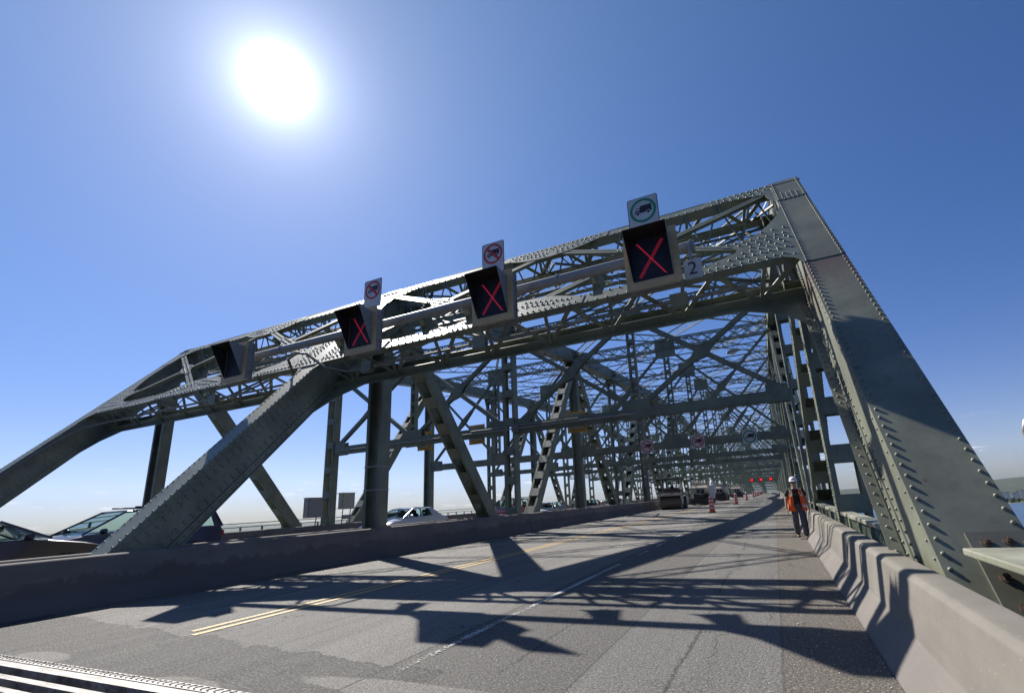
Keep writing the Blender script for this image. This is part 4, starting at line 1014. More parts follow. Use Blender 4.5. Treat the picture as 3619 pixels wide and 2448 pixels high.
# ------------------------------------------------------------------ second frame: signal backs, pipe
Y2 = YU[2]
e = empty('signal_pipe', (-12.8, Y2 - .28, 5.62), label='thin pale pipe and cable run fixed along the first cross strut behind the portal', cat='pipe')
m = MB(); m.tube((-13.8, 0, -.06), (6.9, 0, -.06), .045, 8); m.tube((-3, 0, .08), (3.8, 0, .08), .03, 8); m.build('pipe_tube', M['pipe'], e)
m = MB(); m.box(-.2, .2, -.12, .08, -.25, .15); m.build('junction_box', M['conduit'], e)
sb = None
for i, (x, lb) in enumerate(((-9.5, 'rear of a lane signal with amber rim on the cross strut, rightmost of four'), (-16.05, 'rear of a lane signal with amber rim just left of the middle truss diagonal'),
                             (-20.0, 'amber-rimmed back of a lane signal half behind the left strut gusset'), (-24.2, 'rear of a lane signal with amber rim seen left of the near middle post'))):
    if sb is None:
        sb = empty('lane_signal', (x, Y2 + .75, 5.08), cat='traffic signal', group='lane signals seen from behind')
        m = MB(); m.box(-.42, .42, -.22, -.02, .18, 1.02); m.box(-.34, .34, -.26, -.22, .26, .94); m.build('housing', M['boxgrey'], sb)
        m = MB(); m.box(-.27, .27, -.268, -.26, .34, .86); m.build('rear_door', M['cabinet_a'], sb)
        m = MB(); m.box(-.56, .56, 0, .02, 0, 1.18); m.build('backplate', M['amber'], sb)
        m = MB(); m.box(-.45, -.40, -.62, 0, .45, .50); m.box(.40, .45, -.62, 0, .45, .50); m.box(-.7, .7, -.62, -.57, .43, .50); m.build('bracket', M['gal'], sb); cur = sb
    else:
        cur = copy_tree(sb); cur.location = (x, Y2 + .75, 5.08)
    cur['label'] = lb
# truck signs on the next strut
for x, kd, lb in ((-7.85, 'no', 'small crossed-out truck sign on the third cross strut, leftmost of three'), (-4.33, 'no', 'small crossed-out truck sign at the centre gusset of the third cross strut'), (-1.0, 'ok', 'small green circle truck sign on the third cross strut at right')):
    truck_sign(x, YU[3] - .22, 4.42, .95, .95, kd, lb, 'truck_sign', 'truck signs on the inner strut', False)

# far lit crosses
e0 = empty('signal_pipe', (-3.5, 149.9, 4.7), label='thin far pipe holding three lit red crosses above the end of the closed lanes', cat='pipe'); m = MB(); m.tube((-4.5, .15, 0), (3.4, .15, 0), .06, 8); m.build('pipe_tube', M['pipe'], e0)
for x, lb in ((-5.75, 'far lit red cross signal, leftmost of the distant three'), (-3.25, 'far lit red cross signal, middle of the distant three'), (-.72, 'far lit red cross signal, rightmost of the distant three')):
    e = empty('lane_signal', (x, 149.7, 3.85), label=lb, cat='traffic signal', group='distant lane signals')
    m = MB(); m.box(-.55, .55, 0, .25, 0, 1.1); m.build('housing', M['black'], e)
    m = MB(); 
    for sg in (-1, 1): m.beam((-.36 * sg, -.02, .2), (.36 * sg, -.02, .9), .02, .16, (0, 0, 1))
    m.build('red_cross', M['led_far'], e)

# ------------------------------------------------------------------ street lamps hung from the posts
def street_lamp(x, y, z, sg, label):
    e = empty('street_lamp', (x, y, z), label=label, cat='street lamp', group='street lamps on the truss posts')
    m = MB(); pts = [V((0, 0, 0)), V((sg * .05, 0, 1.2)), V((sg * .25, 0, 2.0)), V((sg * .7, 0, 2.75)), V((sg * 1.3, 0, 3.15)), V((sg * 1.9, 0, 3.25))]
    m.path(pts, .035, 8); m.path([V((0, 0, .9)), V((sg * .3, 0, 1.7)), V((sg * .9, 0, 2.6)), V((sg * 1.5, 0, 3.1))], .02, 6)
    for i in (1, 2, 3): m.beam(pts[i], (sg * (.15 + .22 * i), 0, pts[i].z - .35 + .12 * i), .015, .03)
    m.build('lamp_arm', M['gal'], e)
    m = MB(); m.path([V((sg * 1.85, 0, 3.25)), V((sg * 2.1, 0, 3.27)), V((sg * 2.4, 0, 3.24)), V((sg * 2.75, 0, 3.18)), V((sg * 2.85, 0, 3.16))], [.04, .11, .16, .13, .03], 10); m.build('lamp_head', M['gal'], e)
    m = MB(); m.path([V((sg * 2.2, 0, 3.15)), V((sg * 2.42, 0, 3.06)), V((sg * 2.65, 0, 3.12))], [.05, .11, .05], 10); m.build('lamp_glass', M['lamp_white'], e)
    return e
xr = TR['right'] - .4; xl = TR['left'] + .4
street_lamp(xr, YU[3] - .3, 7.55, -1, 'curved street lamp arm on the right truss above the third strut')
street_lamp(xr, YU[7] - .3, 8.1, -1, 'small distant street lamp leaning out from the right truss')
street_lamp(xl, YU[3] - .3, 7.75, 1, 'street lamp reaching in from the left truss beside the middle diagonal')
street_lamp(xl, YU[7] - .3, 8.1, 1, 'distant street lamp on the left truss seen through the bracing')

# loop of pipe at the right edge
e = empty('pipe_hoop', (2.52, 6.0, .2), label='bent pale steel pipe hoop cut by the right edge of the picture', cat='hoop')
m = MB(); m.path([V((-.12, 0, 0)), V((-.20, 0, 1.0)), V((-.235, 0, 1.5)), V((-.25, 0, 1.66)), V((-.22, 0, 1.75)), V((-.14, 0, 1.8)), V((.2, 0, 1.8)), V((.45, 0, 1.76)), V((.5, 0, 1.6)), V((.48, 0, 0))], .026, 10); m.build('hoop_pipe', M['gal'], e)

# ------------------------------------------------------------------ cabinets by the left truss post
def cabinet(name, x, y, z, w, h, d, mat, label, legs):
    e = empty(name, (x, y, z), label=label, cat='cabinet')
    m = MB(); m.box(-d, 0, 0, w, 0, h); m.box(-d - .02, .04, -.03, w + .03, h, h + .03); m.box(-d, .0, .0, w, -.03, 0); m.build('cabinet_body', M[mat], e)
    m = MB(); m.box(.0005, .02, .05, w - .05, .05, h - .05); m.build('door', M[mat], e)
    m = MB()
    for z_ in (.2, h / 2, h - .2): m.box(.0205, .035, .02, .06, z_ - .05, z_ + .05)
    m.build('hinge', M['machine_dark'], e)
    m = MB()
    for q in legs: m.path([V((-.1, q, -.03)), V((-.1, q - .04, -.35)), V((-.1, q - .08, -z + .0))], .03, 6)
    if len(m.v): m.build('cable', M['cable'], e)
    m = MB(); m.box(-d + .02, -d + .05, -.6 if name == 'control_cabinet' else w, 0 if name == 'control_cabinet' else w + .5, h - .03, h); m.box(-d + .02, -d + .05, -.6 if name == 'control_cabinet' else w, 0 if name == 'control_cabinet' else w + .5, 0, .03); m.build('support_arm', M['gal'], e)
    return e
cabinet('control_cabinet', -26.78, 24.35, 1.80, 1.08, 1.02, .35, 'cabinet_b', 'beige electrical cabinet held out right of the far left post on two arms', (.2, .85))
cabinet('meter_cabinet', -26.78, 21.72, 1.35, 1.12, 1.18, .38, 'cabinet_a', 'grey electrical cabinet with side hinges left of the far left post', (.75,))
e = empty('meter_cabinet', (-26.7, 24.5, 1.12), label='small dark junction box hanging below the beige cabinet', cat='junction box'); m = MB(); m.box(-.2, 0, .05, .65, 0, .25); m.box(-.22, .02, .03, .67, .25, .27); m.build('box_body', M['cabinet_a'], e)

# ------------------------------------------------------------------ barrels
def barrel(x, y, label, group='orange barrels beside the lane line', z=None, rz=0, proto=[None]):
    if proto[0] is None:
        e = empty('traffic_barrel', (x, y, 0), cat='traffic barrel', group=group)
        m = MB(); r0, r1 = .20, .165; H = 1.24; bands = [(.10, .30, 0), (.30, .42, 1), (.42, .57, 0), (.57, .69, 1), (.69, .84, 0), (.84, .95, 1), (.95, 1.10, 0)]
        for a_, c_, w in bands:
            if w == 0: m.tube((0, 0, a_), (0, 0, c_), lerp(r0, r1, a_ / H), 20, lerp(r0, r1, c_ / H), False)
        m.tube((0, 0, .04), (0, 0, .10), .215, 20, .2); m.build('drum', M['orange'], e)
        m = MB()
        for a_, c_, w in bands:
            if w: m.tube((0, 0, a_), (0, 0, c_), lerp(r0, r1, a_ / H) + .004, 20, lerp(r0, r1, c_ / H) + .004, False)
        m.tube((0, 0, 1.10), (0, 0, 1.2), lerp(r0, r1, 1.1 / H) + .004, 20, .15, False); m.build('reflective_band', M['refl'], e)
        m = MB(); m.path([V((0, 0, 1.19)), V((0, 0, 1.22)), V((0, 0, 1.25)), V((0, 0, 1.3))], [.15, .13, .06, .05], 16); m.build('handle', M['refl'], e)
        m = MB(); m.box(-.32, .32, -.32, .32, 0, .035); m.tube((0, 0, .035), (0, 0, .06), .26, 16); m.build('rubber_foot', M['rubber'], e); proto[0] = e
    else:
        e = copy_tree(proto[0]); e.location = (x, y, 0)
    e.rotation_euler = (R(random.uniform(-1.5, 1.5)), R(random.uniform(-1.5, 1.5)), rz); e['label'] = label; e['group'] = group; e.location.z = z or deckz(y)
    return e
barrel(-4.55, 38.6, 'nearest and largest orange barrel with white bands, standing alone before the machines')
barrel(-4.42, 61.5, 'second orange barrel along the lane line, black rubber foot plain to see')
barrel(-4.38, 84, 'third orange barrel along the lane line')
barrel(-4.42, 112, 'fourth orange barrel along the lane line, smaller')
fl = 'tiny orange barrel in the tight far row near the end of the road'
for i, y in enumerate((128, 140, 150, 164, 176, 188, 200, 214)): barrel(-4.5 - .02 * i, y, fl, 'far row of orange barrels')
barrel(-14.0, 14.35, 'orange and white barrel left of the near middle post behind the barrier', 'barrels beside the traffic', .12)
barrel(-14.15, 41.5, 'orange and white barrel in front of the dark blue car', 'barrels beside the traffic', .05)
barrel(-14.15, 57.0, 'small orange barrel behind the grey beige car by a truss diagonal', 'barrels beside the traffic', .05)

# ------------------------------------------------------------------ cars (nose towards -Y: they come towards the camera side)
def car(name, x, y, rz, paint_, prof, glass_p, W, L, wheel_x, cat, label, wr=.32, roof_rails=False, suv=False):
    """prof: closed side outline of the body below the glass; glass_p: greenhouse outline (base first). u along length, nose at u=0"""
    e = empty(name, (x, y, 0), rz, label=label, cat=cat, group='cars passing on the open side')
    # body lower
    hw = W / 2
    def shell(pts, inset_top, zr, hwid):
        """loft of the outline across the width with rounded shoulders"""
        m = MB(); n = len(pts); rows = []
        for fx, sc in ((-1, .0), (-.93, .045), (-.75, .0), (0, 0), (.75, 0), (.93, .045), (1, 0)):
            pass
        cxs = sum(p[0] for p in pts) / n; czs = sum(p[1] for p in pts) / n
        for fx, ins in ((-1.0, .07), (-.97, .02), (-.88, 0), (-.3, -.012), (.3, -.012), (.88, 0), (.97, .02), (1.0, .07)):
            row = []
            for (u, z_) in pts:
                tt = max(0, min(1, (z_ - zr[0]) / (zr[1] - zr[0]))); hx = hwid * (1 - inset_top * tt) * fx
                dx, dz = u - cxs, z_ - czs; l_ = max(.2, math.hypot(dx, dz))
                row.append((hx, u - dx / l_ * ins * 1.4, z_ - dz / l_ * ins))
            rows.append(row)
        P = [p for r_ in rows for p in r_]; k2 = len(rows)
        m.add(P, [(i * n + q, i * n + (q + 1) % n, (i + 1) * n + (q + 1) % n, (i + 1) * n + q) for i in range(k2 - 1) for q in range(n)], True)
        m.add(rows[0], [tuple(range(n))]); m.add(rows[-1], [tuple(range(n))]); return m
    body = bm_fix(shell(prof, .06, (.5, 1.0), hw).build('body', paint_, e))
    zb = min(p[1] for p in glass_p); zt = max(p[1] for p in glass_p)
    gp = glass_p; n = len(gp)
    def gx(z_): return hw * (.93 - .22 * (z_ - zb) / (zt - zb))
    # side windows and front/back glass as thin panes, roof and pillars as painted bars
    top = [p for p in gp if p[1] > zt - .12]; u0, u1 = min(p[0] for p in top), max(p[0] for p in top); b0, b1 = min(p[0] for p in gp), max(p[0] for p in gp)
    m = MB(); zr = zt - .035
    cols = []
    for fx in (-1, -.9, -.5, 0, .5, .9, 1):
        cols.append([(gx(zr) * fx, u, z_ - (0.03 if abs(fx) > .95 else 0)) for u, z_ in [(u0 - .02, zt - .02), (u0 + (u1 - u0) * .25, zt + .02), (u0 + (u1 - u0) * .6, zt + .02), (u1 + .02, zt - .015)]])
    P = [p for c_ in cols for p in c_] + [(p[0], p[1], p[2] - .05) for c_ in cols for p in c_]; nc = len(cols)
    m.add(P, [(i * 4 + q, i * 4 + q + 1, (i + 1) * 4 + q + 1, (i + 1) * 4 + q) for i in range(nc - 1) for q in range(3)], True)
    o_ = nc * 4
    m.add(P, [(o_ + i * 4 + q, o_ + (i + 1) * 4 + q, o_ + (i + 1) * 4 + q + 1, o_ + i * 4 + q + 1) for i in range(nc - 1) for q in range(3)])
    m.add(P, [(i * 4, (i + 1) * 4, o_ + (i + 1) * 4, o_ + i * 4) for i in range(nc - 1)] + [(i * 4 + 3, o_ + i * 4 + 3, o_ + (i + 1) * 4 + 3, (i + 1) * 4 + 3) for i in range(nc - 1)] + [(q, o_ + q, o_ + q + 1, q + 1) for q in range(3)] + [((nc - 1) * 4 + q, (nc - 1) * 4 + q + 1, o_ + (nc - 1) * 4 + q + 1, o_ + (nc - 1) * 4 + q) for q in range(3)])
    m.build('roof', paint_, e)
    um = lerp(u0, u1, .38); um2 = lerp(u0, u1, .78)
    for sg in (-1, 1):
        B = lambda u, z_: (sg * gx(z_), u, z_)
        bars = [(B(b0, zb), B(u0, zt - .04), .05, .035), (B(b1, zb), B(u1, zt - .04), .06, .04), (B(um, zb), B(um, zt - .04), .08, .05)]
        if suv: bars.append((B(lerp(b1, u1, .35) - .75, zb), B(um2, zt - .04), .12, .05))
        for p_, q_, w_, h_ in bars: m = MB(); m.beam(p_, q_, w_, h_, (sg, 0, 0)); m.build('pillar', paint_, e)
        q_ = [B(b1 - .72, zb), B(b1, zb), B(u1, zt - .04), B(u1 - .16, zt - .04)] if not suv else [B(b1 - .25, zb), B(b1, zb), B(u1, zt - .04), B(u1 - .12, zt - .04)]
        m = MB(); m.prism([V(p_) + V((sg * .004, 0, 0)) for p_ in q_], (-sg * .04, 0, 0)); m.build('rear_quarter', paint_, e)
        if roof_rails: m = MB(); m.tube((sg * gx(zt) * .95, u0 + .2, zt + .07), (sg * gx(zt) * .95, u1 - .1, zt + .07), .025, 6); m.build('roof_rail', paint_, e)
    m = MB()
    for sg in (-1, 1): m.add([(sg * (gx(zb) - .01), b0 + .06, zb), (sg * (gx(zb) - .01), b1 - .06, zb), (sg * (gx(zt) - .01), u1, zt - .06), (sg * (gx(zt) - .01), u0, zt - .06)], [(0, 1, 2, 3)])
    m.build('side_window', M['glass'], e)
    m = MB(); m.add([(-gx(zb) + .04, b0 + .03, zb + .01), (gx(zb) - .04, b0 + .03, zb + .01), (gx(zt) - .05, u0 + .01, zt - .06), (-gx(zt) + .05, u0 + .01, zt - .06)], [(0, 1, 2, 3)]); m.build('windscreen', M['glass'], e)
    m = MB(); m.add([(-gx(zb) + .05, b1 - .03, zb + .01), (gx(zb) - .05, b1 - .03, zb + .01), (gx(zt) - .06, u1 - .01, zt - .06), (-gx(zt) + .06, u1 - .01, zt - .06)], [(0, 1, 2, 3)]); m.build('rear_window', M['glass'], e)
    m = MB()
    for sx in (-.36, .36):
        for u_ in (um - .15, um2 + .05): m.box(sx - .22, sx + .22, u_, u_ + .12, zb - .3, zb + .16); m.box(sx - .1, sx + .1, u_ + .02, u_ + .10, zb + .18, zb + .34)
    m.box(-hw * .8, hw * .8, b0 + .4, b0 + .7, zb - .1, zb + .03)
    m.build('seat', M['interior'], e)
    for u in wheel_x:
        for sg in (-1, 1):
            t = MB(); t.tube((sg * (hw - .19), u, wr), (sg * (hw + .012), u, wr), wr, 22); w_ = t.build('wheel', M['tyre'], e)
            t = MB(); t.tube((sg * (hw + .0125), u, wr), (sg * (hw + .022), u, wr), wr * .62, 16)
            for q in range(5): t.beam((sg * (hw + .026), u, wr), (sg * (hw + .026), u + math.cos(q * 1.2566) * wr * .6, wr + math.sin(q * 1.2566) * wr * .6), .05, .01, (1, 0, 0))
            t.build('rim', M['rim'], w_)
    zn = [p[1] for p in prof if p[0] < .25]; zl_ = .66
    for sg in (-1, 1):
        t = MB(); t.path([V((sg * (hw - .42), .06, zl_)), V((sg * (hw - .25), .045, zl_)), V((sg * (hw - .08), .14, zl_ + .02))], [.06, .085, .05], 10); t.build('headlight', M['lamp_white'], e)
        t = MB(); t.box(*sorted((sg * (hw - .3), sg * (hw - .03))), L - .10, L - .02, .78, .95); t.build('tail_light', M['lamp_red'], e)
        t = MB(); t.path([V((sg * gx(zb), b0 + .45, zb + .02)), V((sg * (gx(zb) + .1), b0 + .42, zb + .06)), V((sg * (gx(zb) + .2), b0 + .42, zb + .08))], [.03, .085, .06], 10); t.build('mirror', paint_, e)
    t = MB(); t.box(-.4, .4, -.03, .02, .48, .6); t.build('grille', M['black'], e)
    return e
SED = [(0, .35), (-.02, .55), (.08, .72), (.5, .84), (1.25, .97), (1.5, 1.0), (3.7, 1.03), (4.1, 1.0), (4.55, .95), (4.68, .8), (4.66, .4), (4.4, .25), (.3, .22)]
SEDG = [(1.15, .98), (4.05, 1.02), (3.35, 1.42), (2.0, 1.44)]
VAN = [(0, .35), (-.02, .6), (.08, .78), (.5, .96), (1.05, 1.08), (1.5, 1.12), (4.4, 1.12), (4.7, 1.1), (4.8, .9), (4.78, .45), (4.6, .3), (.3, .26)]
VANG = [(.95, 1.09), (4.72, 1.12), (4.45, 1.72), (2.0, 1.74)]
S180 = math.pi
dsd = car('dark_sedan', -16.3, 6.95, S180, M['car_plum'], SED, SEDG, 1.78, 4.68, (.85, 3.75), 'car', 'dark plum sedan cut by the left edge, bonnet behind the end post')
dmv = car('dark_minivan', -18.6, 6.3, 0, M['car_navy'], VAN, VANG, 1.9, 4.8, (.9, 3.9), 'minivan', 'dark blue minivan passing behind the middle end post', .34, True, True)
dsd.location.z = .30; dmv.location.z = .2
wsd = car('white_sedan', -17.0, 17.2, 0, M['car_white'], SED, SEDG, 1.75, 4.68, (.85, 3.75), 'car', 'pearl white sedan between the near middle post and the first diagonal')
rwg = car('red_wagon', -17.0, 27.6, 0, M['car_red'], VAN, [(1.0, 1.09), (4.6, 1.12), (4.2, 1.64), (2.0, 1.66)], 1.85, 4.8, (.9, 3.9), 'car', 'dark red wagon with roof rails behind the second middle post', .33, True, True)
wsd.location.z = .12; rwg.location.z = .15
car('silver_sedan', -18.6, 37.5, 0, M['car_silver'], SED, SEDG, 1.75, 4.68, (.85, 3.75), 'car', 'silver sedan half hidden behind the red wagon')
car('blue_sedan', -16.4, 41.5, 0, M['car_blue'], SED, SEDG, 1.75, 4.68, (.85, 3.75), 'car', 'midnight blue sedan with lit headlight behind an orange barrel')
car('beige_sedan', -16.2, 48.6, 0, M['car_taupe'], SED, SEDG, 1.78, 4.68, (.85, 3.75), 'car', 'grey beige sedan right of the fourth middle post')

# ------------------------------------------------------------------ road machines
def roller():
    e = empty('road_roller', (-10.15, 51.5, 0), 0, label='beige tandem road roller with dark canopy and brown steel drum facing the camera', cat='road roller')
    for y0, nm_ in ((0.7, 'front'), (3.9, 'rear')):
        m = MB(); m.tube((-1.05, y0, .66), (1.05, y0, .66), .66, 40); m.build('drum', M['drum'], e)
        m = MB()
        for sg in (-1, 1): m.prism([(sg * 1.08, y0 - .35, .55), (sg * 1.08, y0 + .45, .5), (sg * 1.08, y0 + .75, 1.5), (sg * 1.08, y0 - .75, 1.45)], (sg * .07, 0, 0))
        m.box(-1.15, 1.15, y0 - .85, y0 + .8, 1.38, 1.72); m.build('drum_yoke', M['machine'], e)
    m = MB(); m.box(-.85, .85, 1.5, 3.3, .75, 1.5); m.box(-.7, .7, 3.2, 4.6, 1.73, 2.05); m.build('frame', M['machine'], e)
    m = MB(); m.box(-.95, .95, 1.3, 3.2, 1.5, 1.58); m.box(-.5, .5, 2.4, 2.9, 1.58, 2.2); m.box(-.45, .45, 1.6, 1.8, 1.6, 2.15); m.box(-.75, .75, .5, 1.2, 1.73, 2.12); m.build('operator_platform', M['machine_dark'], e)
    m = MB(); m.tube((.0, 1.75, 2.15), (.0, 1.95, 2.3), .17, 14); m.build('steering_wheel', M['rubber'], e)
    m = MB()
    for x in (-.85, .85):
        for y in (1.3, 3.2): m.box(x - .05, x + .05, y - .05, y + .05, 1.5, 3.05)
    for z_ in (1.95, 2.2):
        m.tube((-.9, 3.2, z_), (.9, 3.2, z_), .025, 6)
    m.build('canopy_post', M['machine_dark'], e)
    m = MB(); m.box(-1.1, 1.1, .95, 3.55, 3.05, 3.17); m.build('canopy', M['machine_dark'], e)
    for x in (-.72, .72): m = MB(); m.box(x - .16, x + .16, -.17, -.151, 1.48, 1.6); m.build('headlight', M['lamp_white'], e)
    m = MB(); m.prism([(.55, -.153, 1.62), (.75, -.153, 1.62), (1.0, -.153, 1.71), (.8, -.153, 1.71)], (0, -.004, 0)); m.prism([(.1, -.153, 1.62), (.3, -.153, 1.62), (.5, -.153, 1.71), (.3, -.153, 1.71)], (0, -.004, 0)); m.build('warning_stripe', M['sign_red'], e)
    m = MB(); m.box(1.152, 1.16, .2, .7, .75, 1.35); m.build('side_panel', M['white'], e)
    return e
roller()
def planer(x, y, label, name='milling_machine', helper=True):
    e = empty(name, (x, y, 0), label=label, cat='road machine')
    m = MB(); m.box(-1.2, 1.0, .4, 7.5, 1.3, 2.45); m.prism([(-1.2, .0, 1.5), (-1.2, .4, 1.3), (-1.2, .4, 2.45), (-1.2, .1, 2.2)], (2.2, 0, 0)); m.box(-1.1, .1, 1.2, 4.5, 2.45, 2.95); m.box(.2, 1.0, 5, 7, 2.45, 3.1); m.build('machine_body', M['machine'], e)
    m = MB(); m.box(-.45, -.02, -.03, .0, 1.5, 2.0); m.box(.1, .55, -.03, .0, 1.5, 2.0); m.box(-1.1, .9, .3, 7, .35, 1.28); m.build('grille', M['machine_dark'], e)
    for sx in (-1.05, .85):
        for y0 in (.2, 5.2):
            m = MB(); m.path([V((sx, y0, .3)), V((sx, y0 + .1, .58)), V((sx, y0 + 1.5, .58)), V((sx, y0 + 1.6, .3)), V((sx, y0 + 1.4, .08)), V((sx, y0 + .2, .08)), V((sx, y0, .3))], .09, 6); m.box(sx - .16, sx + .16, y0 + .05, y0 + 1.55, .06, .55); m.build('track', M['rubber'], e)
    m = MB(); m.tube((-.9, -.6, 1.1), (.4, -.2, 1.0), .42, 18); m.box(-1.3, 1.3, -1.1, .2, .12, .4); m.box(-1.25, 1.2, -.9, .1, .4, .85); m.build('hopper', M['machine_dark'], e)
    if helper: m = MB(); m.box(1.02, 1.9, -.2, 1.4, 1.5, 2.4); m.prism([(1.1, -.2, 1.5), (1.9, -.2, 1.5), (1.75, -.25, .75), (1.55, -.25, .75)], (0, .5, 0)); m.build('side_box', M['machine_white'], e)
    if helper: m = MB(); m.path([V((1.5, 1.2, 2.4)), V((1.5, 1.2, 2.75)), V((1.5, 1.2, 2.98)), V((1.5, 1.2, 3.06))], [.33, .31, .22, .08], 12); m.build('tank', M['machine_white'], e)
    m = MB(); m.tube((.95, .3, 2.4), (.9, .3, 3.75), .05, 8); m.tube((-.3, 1.5, 2.95), (-.3, 1.5, 3.4), .06, 8); m.build('exhaust_pipe', M['machine_dark'], e)
    return e
planer(-9.0, 66.0, 'large beige road machine with twin dark grilles and white side box behind the roller')
planer(-9.2, 92.0, 'dark road machine with pale roof further along the closed lanes', 'paving_machine', False)
planer(-8.6, 126.0, 'small distant road machine beyond the pavers, right of the far posts', 'paving_machine', False)

# ------------------------------------------------------------------ worker
def skin_mesh(name, verts, edges, radii, mat, parent, root=0, sub=2):
    me = bpy.data.meshes.new(name); me.from_pydata(verts, edges, []); o = bpy.data.objects.new(name, me); col.objects.link(o); o.parent = parent
    sk = o.modifiers.new('skin', 'SKIN'); sv = me.skin_vertices[0].data
    for i, r in enumerate(radii): sv[i].radius = r if isinstance(r, tuple) else (r, r)
    sv[root].use_root = True
    ss = o.modifiers.new('sub', 'SUBSURF'); ss.levels = sub; ss.render_levels = sub
    me.materials.append(mat)
    return o
def worker():
    e = empty('person', (.52, 16.2, 0), R(4), label='worker in orange safety vest and white hard hat walking beside the barrier', cat='person')
    # facing -Y; left/right from the viewer. joints
    Vt = [(0, 0, .92), (0, .0, 1.08), (0, .01, 1.25), (0, .01, 1.38), (0, -.0, 1.46), (0, -.015, 1.55), (0, -.02, 1.64),      # 0-6 trunk, neck, head
          (-.19, .01, 1.37), (-.275, .02, 1.12), (-.30, -.05, .92), (-.30, -.07, .86),                                        # 7-10 arm (viewer left)
          (.19, .01, 1.37), (.275, .04, 1.12), (.30, .0, .92), (.30, -.02, .86),                                               # 11-14
          (-.09, -.01, .86), (-.095, .08, .50), (-.08, .20, .12),                                                           # 15-17 trailing leg
          (.09, -.01, .86), (.10, -.11, .50), (.10, -.12, .10)]                                                             # 18-20 leading leg
    Ed = [(0, 1), (1, 2), (2, 3), (3, 4), (4, 5), (5, 6), (3, 7), (7, 8), (8, 9), (9, 10), (3, 11), (11, 12), (12, 13), (13, 14), (0, 15), (15, 16), (16, 17), (0, 18), (18, 19), (19, 20)]
    Rd = [(.12, .09), (.12, .085), (.13, .09), (.12, .085), .055, (.068, .085), (.07, .085), .06, .045, .034, .03, .06, .045, .034, .03, .085, .06, .045, .085, .06, .045]
    skin_mesh('person_body', Vt, Ed, Rd, M['skin'], e)
    # hands with fingers
    for wx, wy, sg in ((-.30, -.07, -1), (.30, -.02, 1)):
        HZ = .06
        vs_ = [(wx, wy, .80 + HZ), (wx, wy - .01, .74 + HZ)]; ed = [(0, 1)]; rd = [.026, (.018, .034)]
        for q, ln in enumerate((.06, .075, .07, .055)):
            y0 = wy - .035 + q * .02; b0 = len(vs_); vs_ += [(wx - sg * .004, y0, .705 + HZ), (wx - sg * .012, y0 + .002, .705 + HZ - ln * .6), (wx - sg * .028, y0 + .004, .705 + HZ - ln)]; ed += [(1, b0), (b0, b0 + 1), (b0 + 1, b0 + 2)]; rd += [.0095, .009, .008]
        b0 = len(vs_); vs_ += [(wx - sg * .008, wy - .045, .755 + HZ), (wx - sg * .02, wy - .06, .715 + HZ)]; ed += [(1, b0), (b0, b0 + 1)]; rd += [.011, .009]
        skin_mesh('hand', vs_, ed, rd, M['skin'], e, 0, 1)
    # trousers, shirt
    skin_mesh('trousers', [(0, 0, 1.06), (0, 0, .9), (-.09, 0, .84), (-.10, .075, .50), (-.085, .19, .13), (.09, 0, .84), (.105, -.10, .50), (.10, -.11, .10)], [(0, 1), (1, 2), (2, 3), (3, 4), (1, 5), (5, 6), (6, 7)],
              [(.15, .12), (.17, .135), .115, .098, .09, .115, .098, .092], M['jeans'], e)
    skin_mesh('shirt', [(0, 0, .86), (0, .01, 1.10), (0, .01, 1.27), (0, .01, 1.39), (0, 0, 1.445), (-.20, .01, 1.375), (-.262, .02, 1.20), (.20, .01, 1.375), (.262, .03, 1.20)], [(0, 1), (1, 2), (2, 3), (3, 4), (3, 5), (5, 6), (3, 7), (7, 8)],
              [(.165, .13), (.155, .125), (.175, .13), (.15, .11), .07, .075, .068, .075, .068], M['shirt'], e)
    # open vest: two front panels, back
    def panel(sg):
        m = MB(); rows = []
        for z_, xa, xb, yf in ((1.44, .07, .15, -.06), (1.38, .075, .20, -.115), (1.25, .085, .205, -.155), (1.10, .085, .215, -.155), (.95, .10 if sg > 0 else .11, .225, -.165), (.80, .12 if sg > 0 else .05, .23 if sg > 0 else .25, -.17)):
            rows.append([(sg * xa, yf, z_), (sg * (xa + xb) / 2, yf + .005, z_), (sg * xb, yf + .09, z_), (sg * (xb + .015), .03, z_), (sg * xb, .12, z_), (sg * xb * .5, .165, z_), (0, .17, z_)])
        P = [p for r_ in rows for p in r_]; n = 7
        m.add(P, [(i * n + q, i * n + q + 1, (i + 1) * n + q + 1, (i + 1) * n + q) for i in range(5) for q in range(n - 1)], True)
        o = m.build('safety_vest', M['vest'], e); sl = o.modifiers.new('solid', 'SOLIDIFY'); sl.thickness = .012
        m = MB(); t_ = .014
        P = [(sg * .075, -.075, 1.45), (sg * .155, -.06, 1.45), (sg * .175, -.15, 1.22), (sg * .115, -.172, 1.22)]
        m.prism(P, (0, -t_, 0)); o = m.build('reflective_tape', M['vest_y'], e)
        if sg > 0: m = MB(); m.prism([(.13, -.178, .98), (.21, -.15, .98), (.22, -.15, .90), (.14, -.178, .90)], (0, -.012, 0)); m.build('reflective_tape', M['white'], e)
    panel(-1); panel(1)
    # boots
    for bx, by, bz, rx, mt in ((-.08, .20, .03, 18, 'boot'), (.10, -.14, .0, 0, 'boot_dark')):
        skin_mesh('boot', [(bx, by + .04, bz + .17), (bx, by + .04, bz + .07), (bx, by - .08, bz + .055), (bx, by - .17, bz + .045)], [(0, 1), (1, 2), (2, 3)], [.055, (.05, .055), (.05, .045), (.045, .035)], M[mt], e, 0, 1)
    # hard hat
    m = MB(); rings = []
    for z_, r_ in ((1.655, .118), (1.69, .118), (1.73, .108), (1.762, .085), (1.782, .05), (1.788, .01)): rings.append([(math.cos(2 * math.pi * i / 18) * r_ * .93, -.015 + math.sin(2 * math.pi * i / 18) * r_ * 1.12, z_) for i in range(18)])
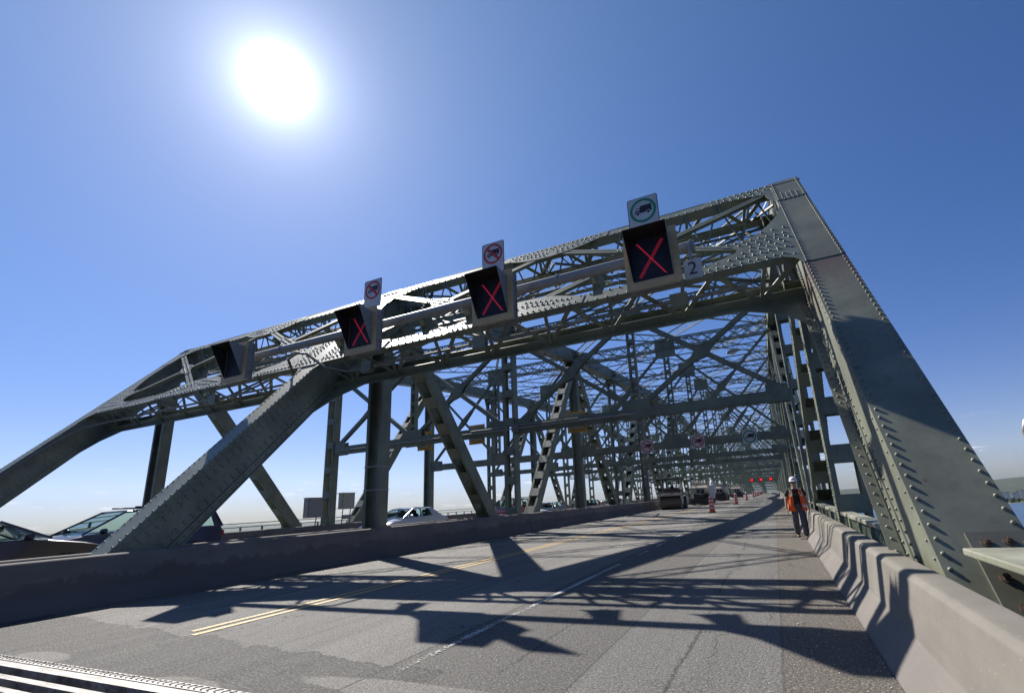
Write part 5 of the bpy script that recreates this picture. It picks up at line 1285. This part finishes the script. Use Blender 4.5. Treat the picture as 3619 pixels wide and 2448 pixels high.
    P = [p for r_ in rings for p in r_]; m.add(P, [(i * 18 + q, i * 18 + (q + 1) % 18, (i + 1) * 18 + (q + 1) % 18, (i + 1) * 18 + q) for i in range(5) for q in range(18)], True)
    br = [(math.cos(2 * math.pi * i / 18) * .125, -.015 + math.sin(2 * math.pi * i / 18) * .14 - (.05 if math.sin(2 * math.pi * i / 18) < -.5 else 0), 1.65) for i in range(18)]
    m.add(br + [(p[0] * .93, p[1], 1.662) for p in rings[0]], [(i, (i + 1) % 18, 18 + (i + 1) % 18, 18 + i) for i in range(18)], True); m.build('hard_hat', M['helmet'], e)
    m = MB(); m.prism([(-.018, -.146, 1.70), (.022, -.146, 1.70), (.022, -.142, 1.725), (-.018, -.142, 1.725)], (0, -.004, 0)); m.build('hat_sticker', M['sign_red'], e)
    # face
    m = MB()
    for sx in (-.028, .028): m.disc((sx, -.112, 1.605), (0, -1, .1), .010, 8)
    m.box(-.022, .022, -.108, -.104, 1.545, 1.552); m.build('facial_features', M['interior'], e)
    m = MB(); m.path([V((0, -.095, 1.61)), V((0, -.118, 1.585)), V((0, -.112, 1.57))], [.008, .014, .01], 8); m.build('nose', M['skin'], e)
    m = MB(); m.path([V((0, .03, 1.66)), V((0, .06, 1.62)), V((0, .055, 1.56))], [.09, .075, .05], 10); m.build('hair', M['boot_dark'], e)
    # shirt lettering
    fc = bpy.data.curves.new('shirt_print', 'FONT'); fc.body = 'ROCK DAY'; fc.size = .045; fc.align_x = 'CENTER'
    to = bpy.data.objects.new('tmp', fc); col.objects.link(to); bpy.context.view_layer.update()
    me = bpy.data.meshes.new_from_object(to.evaluated_get(bpy.context.evaluated_depsgraph_get())); bpy.data.objects.remove(to); me.materials.clear(); me.materials.append(M['boxgrey'])
    to = bpy.data.objects.new('shirt_print', me); col.objects.link(to); to.parent = e; to.rotation_euler = (R(90), 0, 0); to.location = (0, -.142, 1.26)
worker()

# ------------------------------------------------------------------ loose grit and litter on the shoulder
b = MB(); rg = random.Random(21)
for i in range(2600):
    x = rg.uniform(-.16, .63) if i < 2100 else rg.uniform(-3.6, 0); y = 3.6 + 18 * rg.random() ** 1.8; s = rg.uniform(.002, .0075) * (1.6 if rg.random() < .04 else 1)
    if rg.random() < .3 and i < 2100: x = .66 - abs(rg.gauss(0, .05))
    c0 = V((x, y, s * .5)); P = [c0 + V((rg.uniform(-1, 1), rg.uniform(-1, 1), rg.uniform(-.5, .9))) * s for _ in range(4)]
    b.add(P, [(0, 1, 2), (0, 2, 3), (0, 3, 1), (1, 3, 2)])
tag(b.build('road_grit', M['house']), 'loose pale grit scattered on the rough shoulder beside the jersey barrier', 'grit', kind='stuff')

# ------------------------------------------------------------------ the air over the river
k = bpy.data.materials.new('river_haze_air'); k.use_nodes = True; nt = k.node_tree; nt.nodes.clear()
pv = nt.nodes.new('ShaderNodeVolumePrincipled'); pv.inputs['Density'].default_value = 1.3e-5; pv.inputs['Color'].default_value = (.72, .84, 1, 1); pv.inputs['Anisotropy'].default_value = .2
mo = nt.nodes.new('ShaderNodeOutputMaterial'); nt.links.new(pv.outputs[0], mo.inputs['Volume'])
b = MB(); b.box(-11500, 11500, -11500, 11500, -330, 260); hz = tag(b.build('haze', k), kind='stuff')
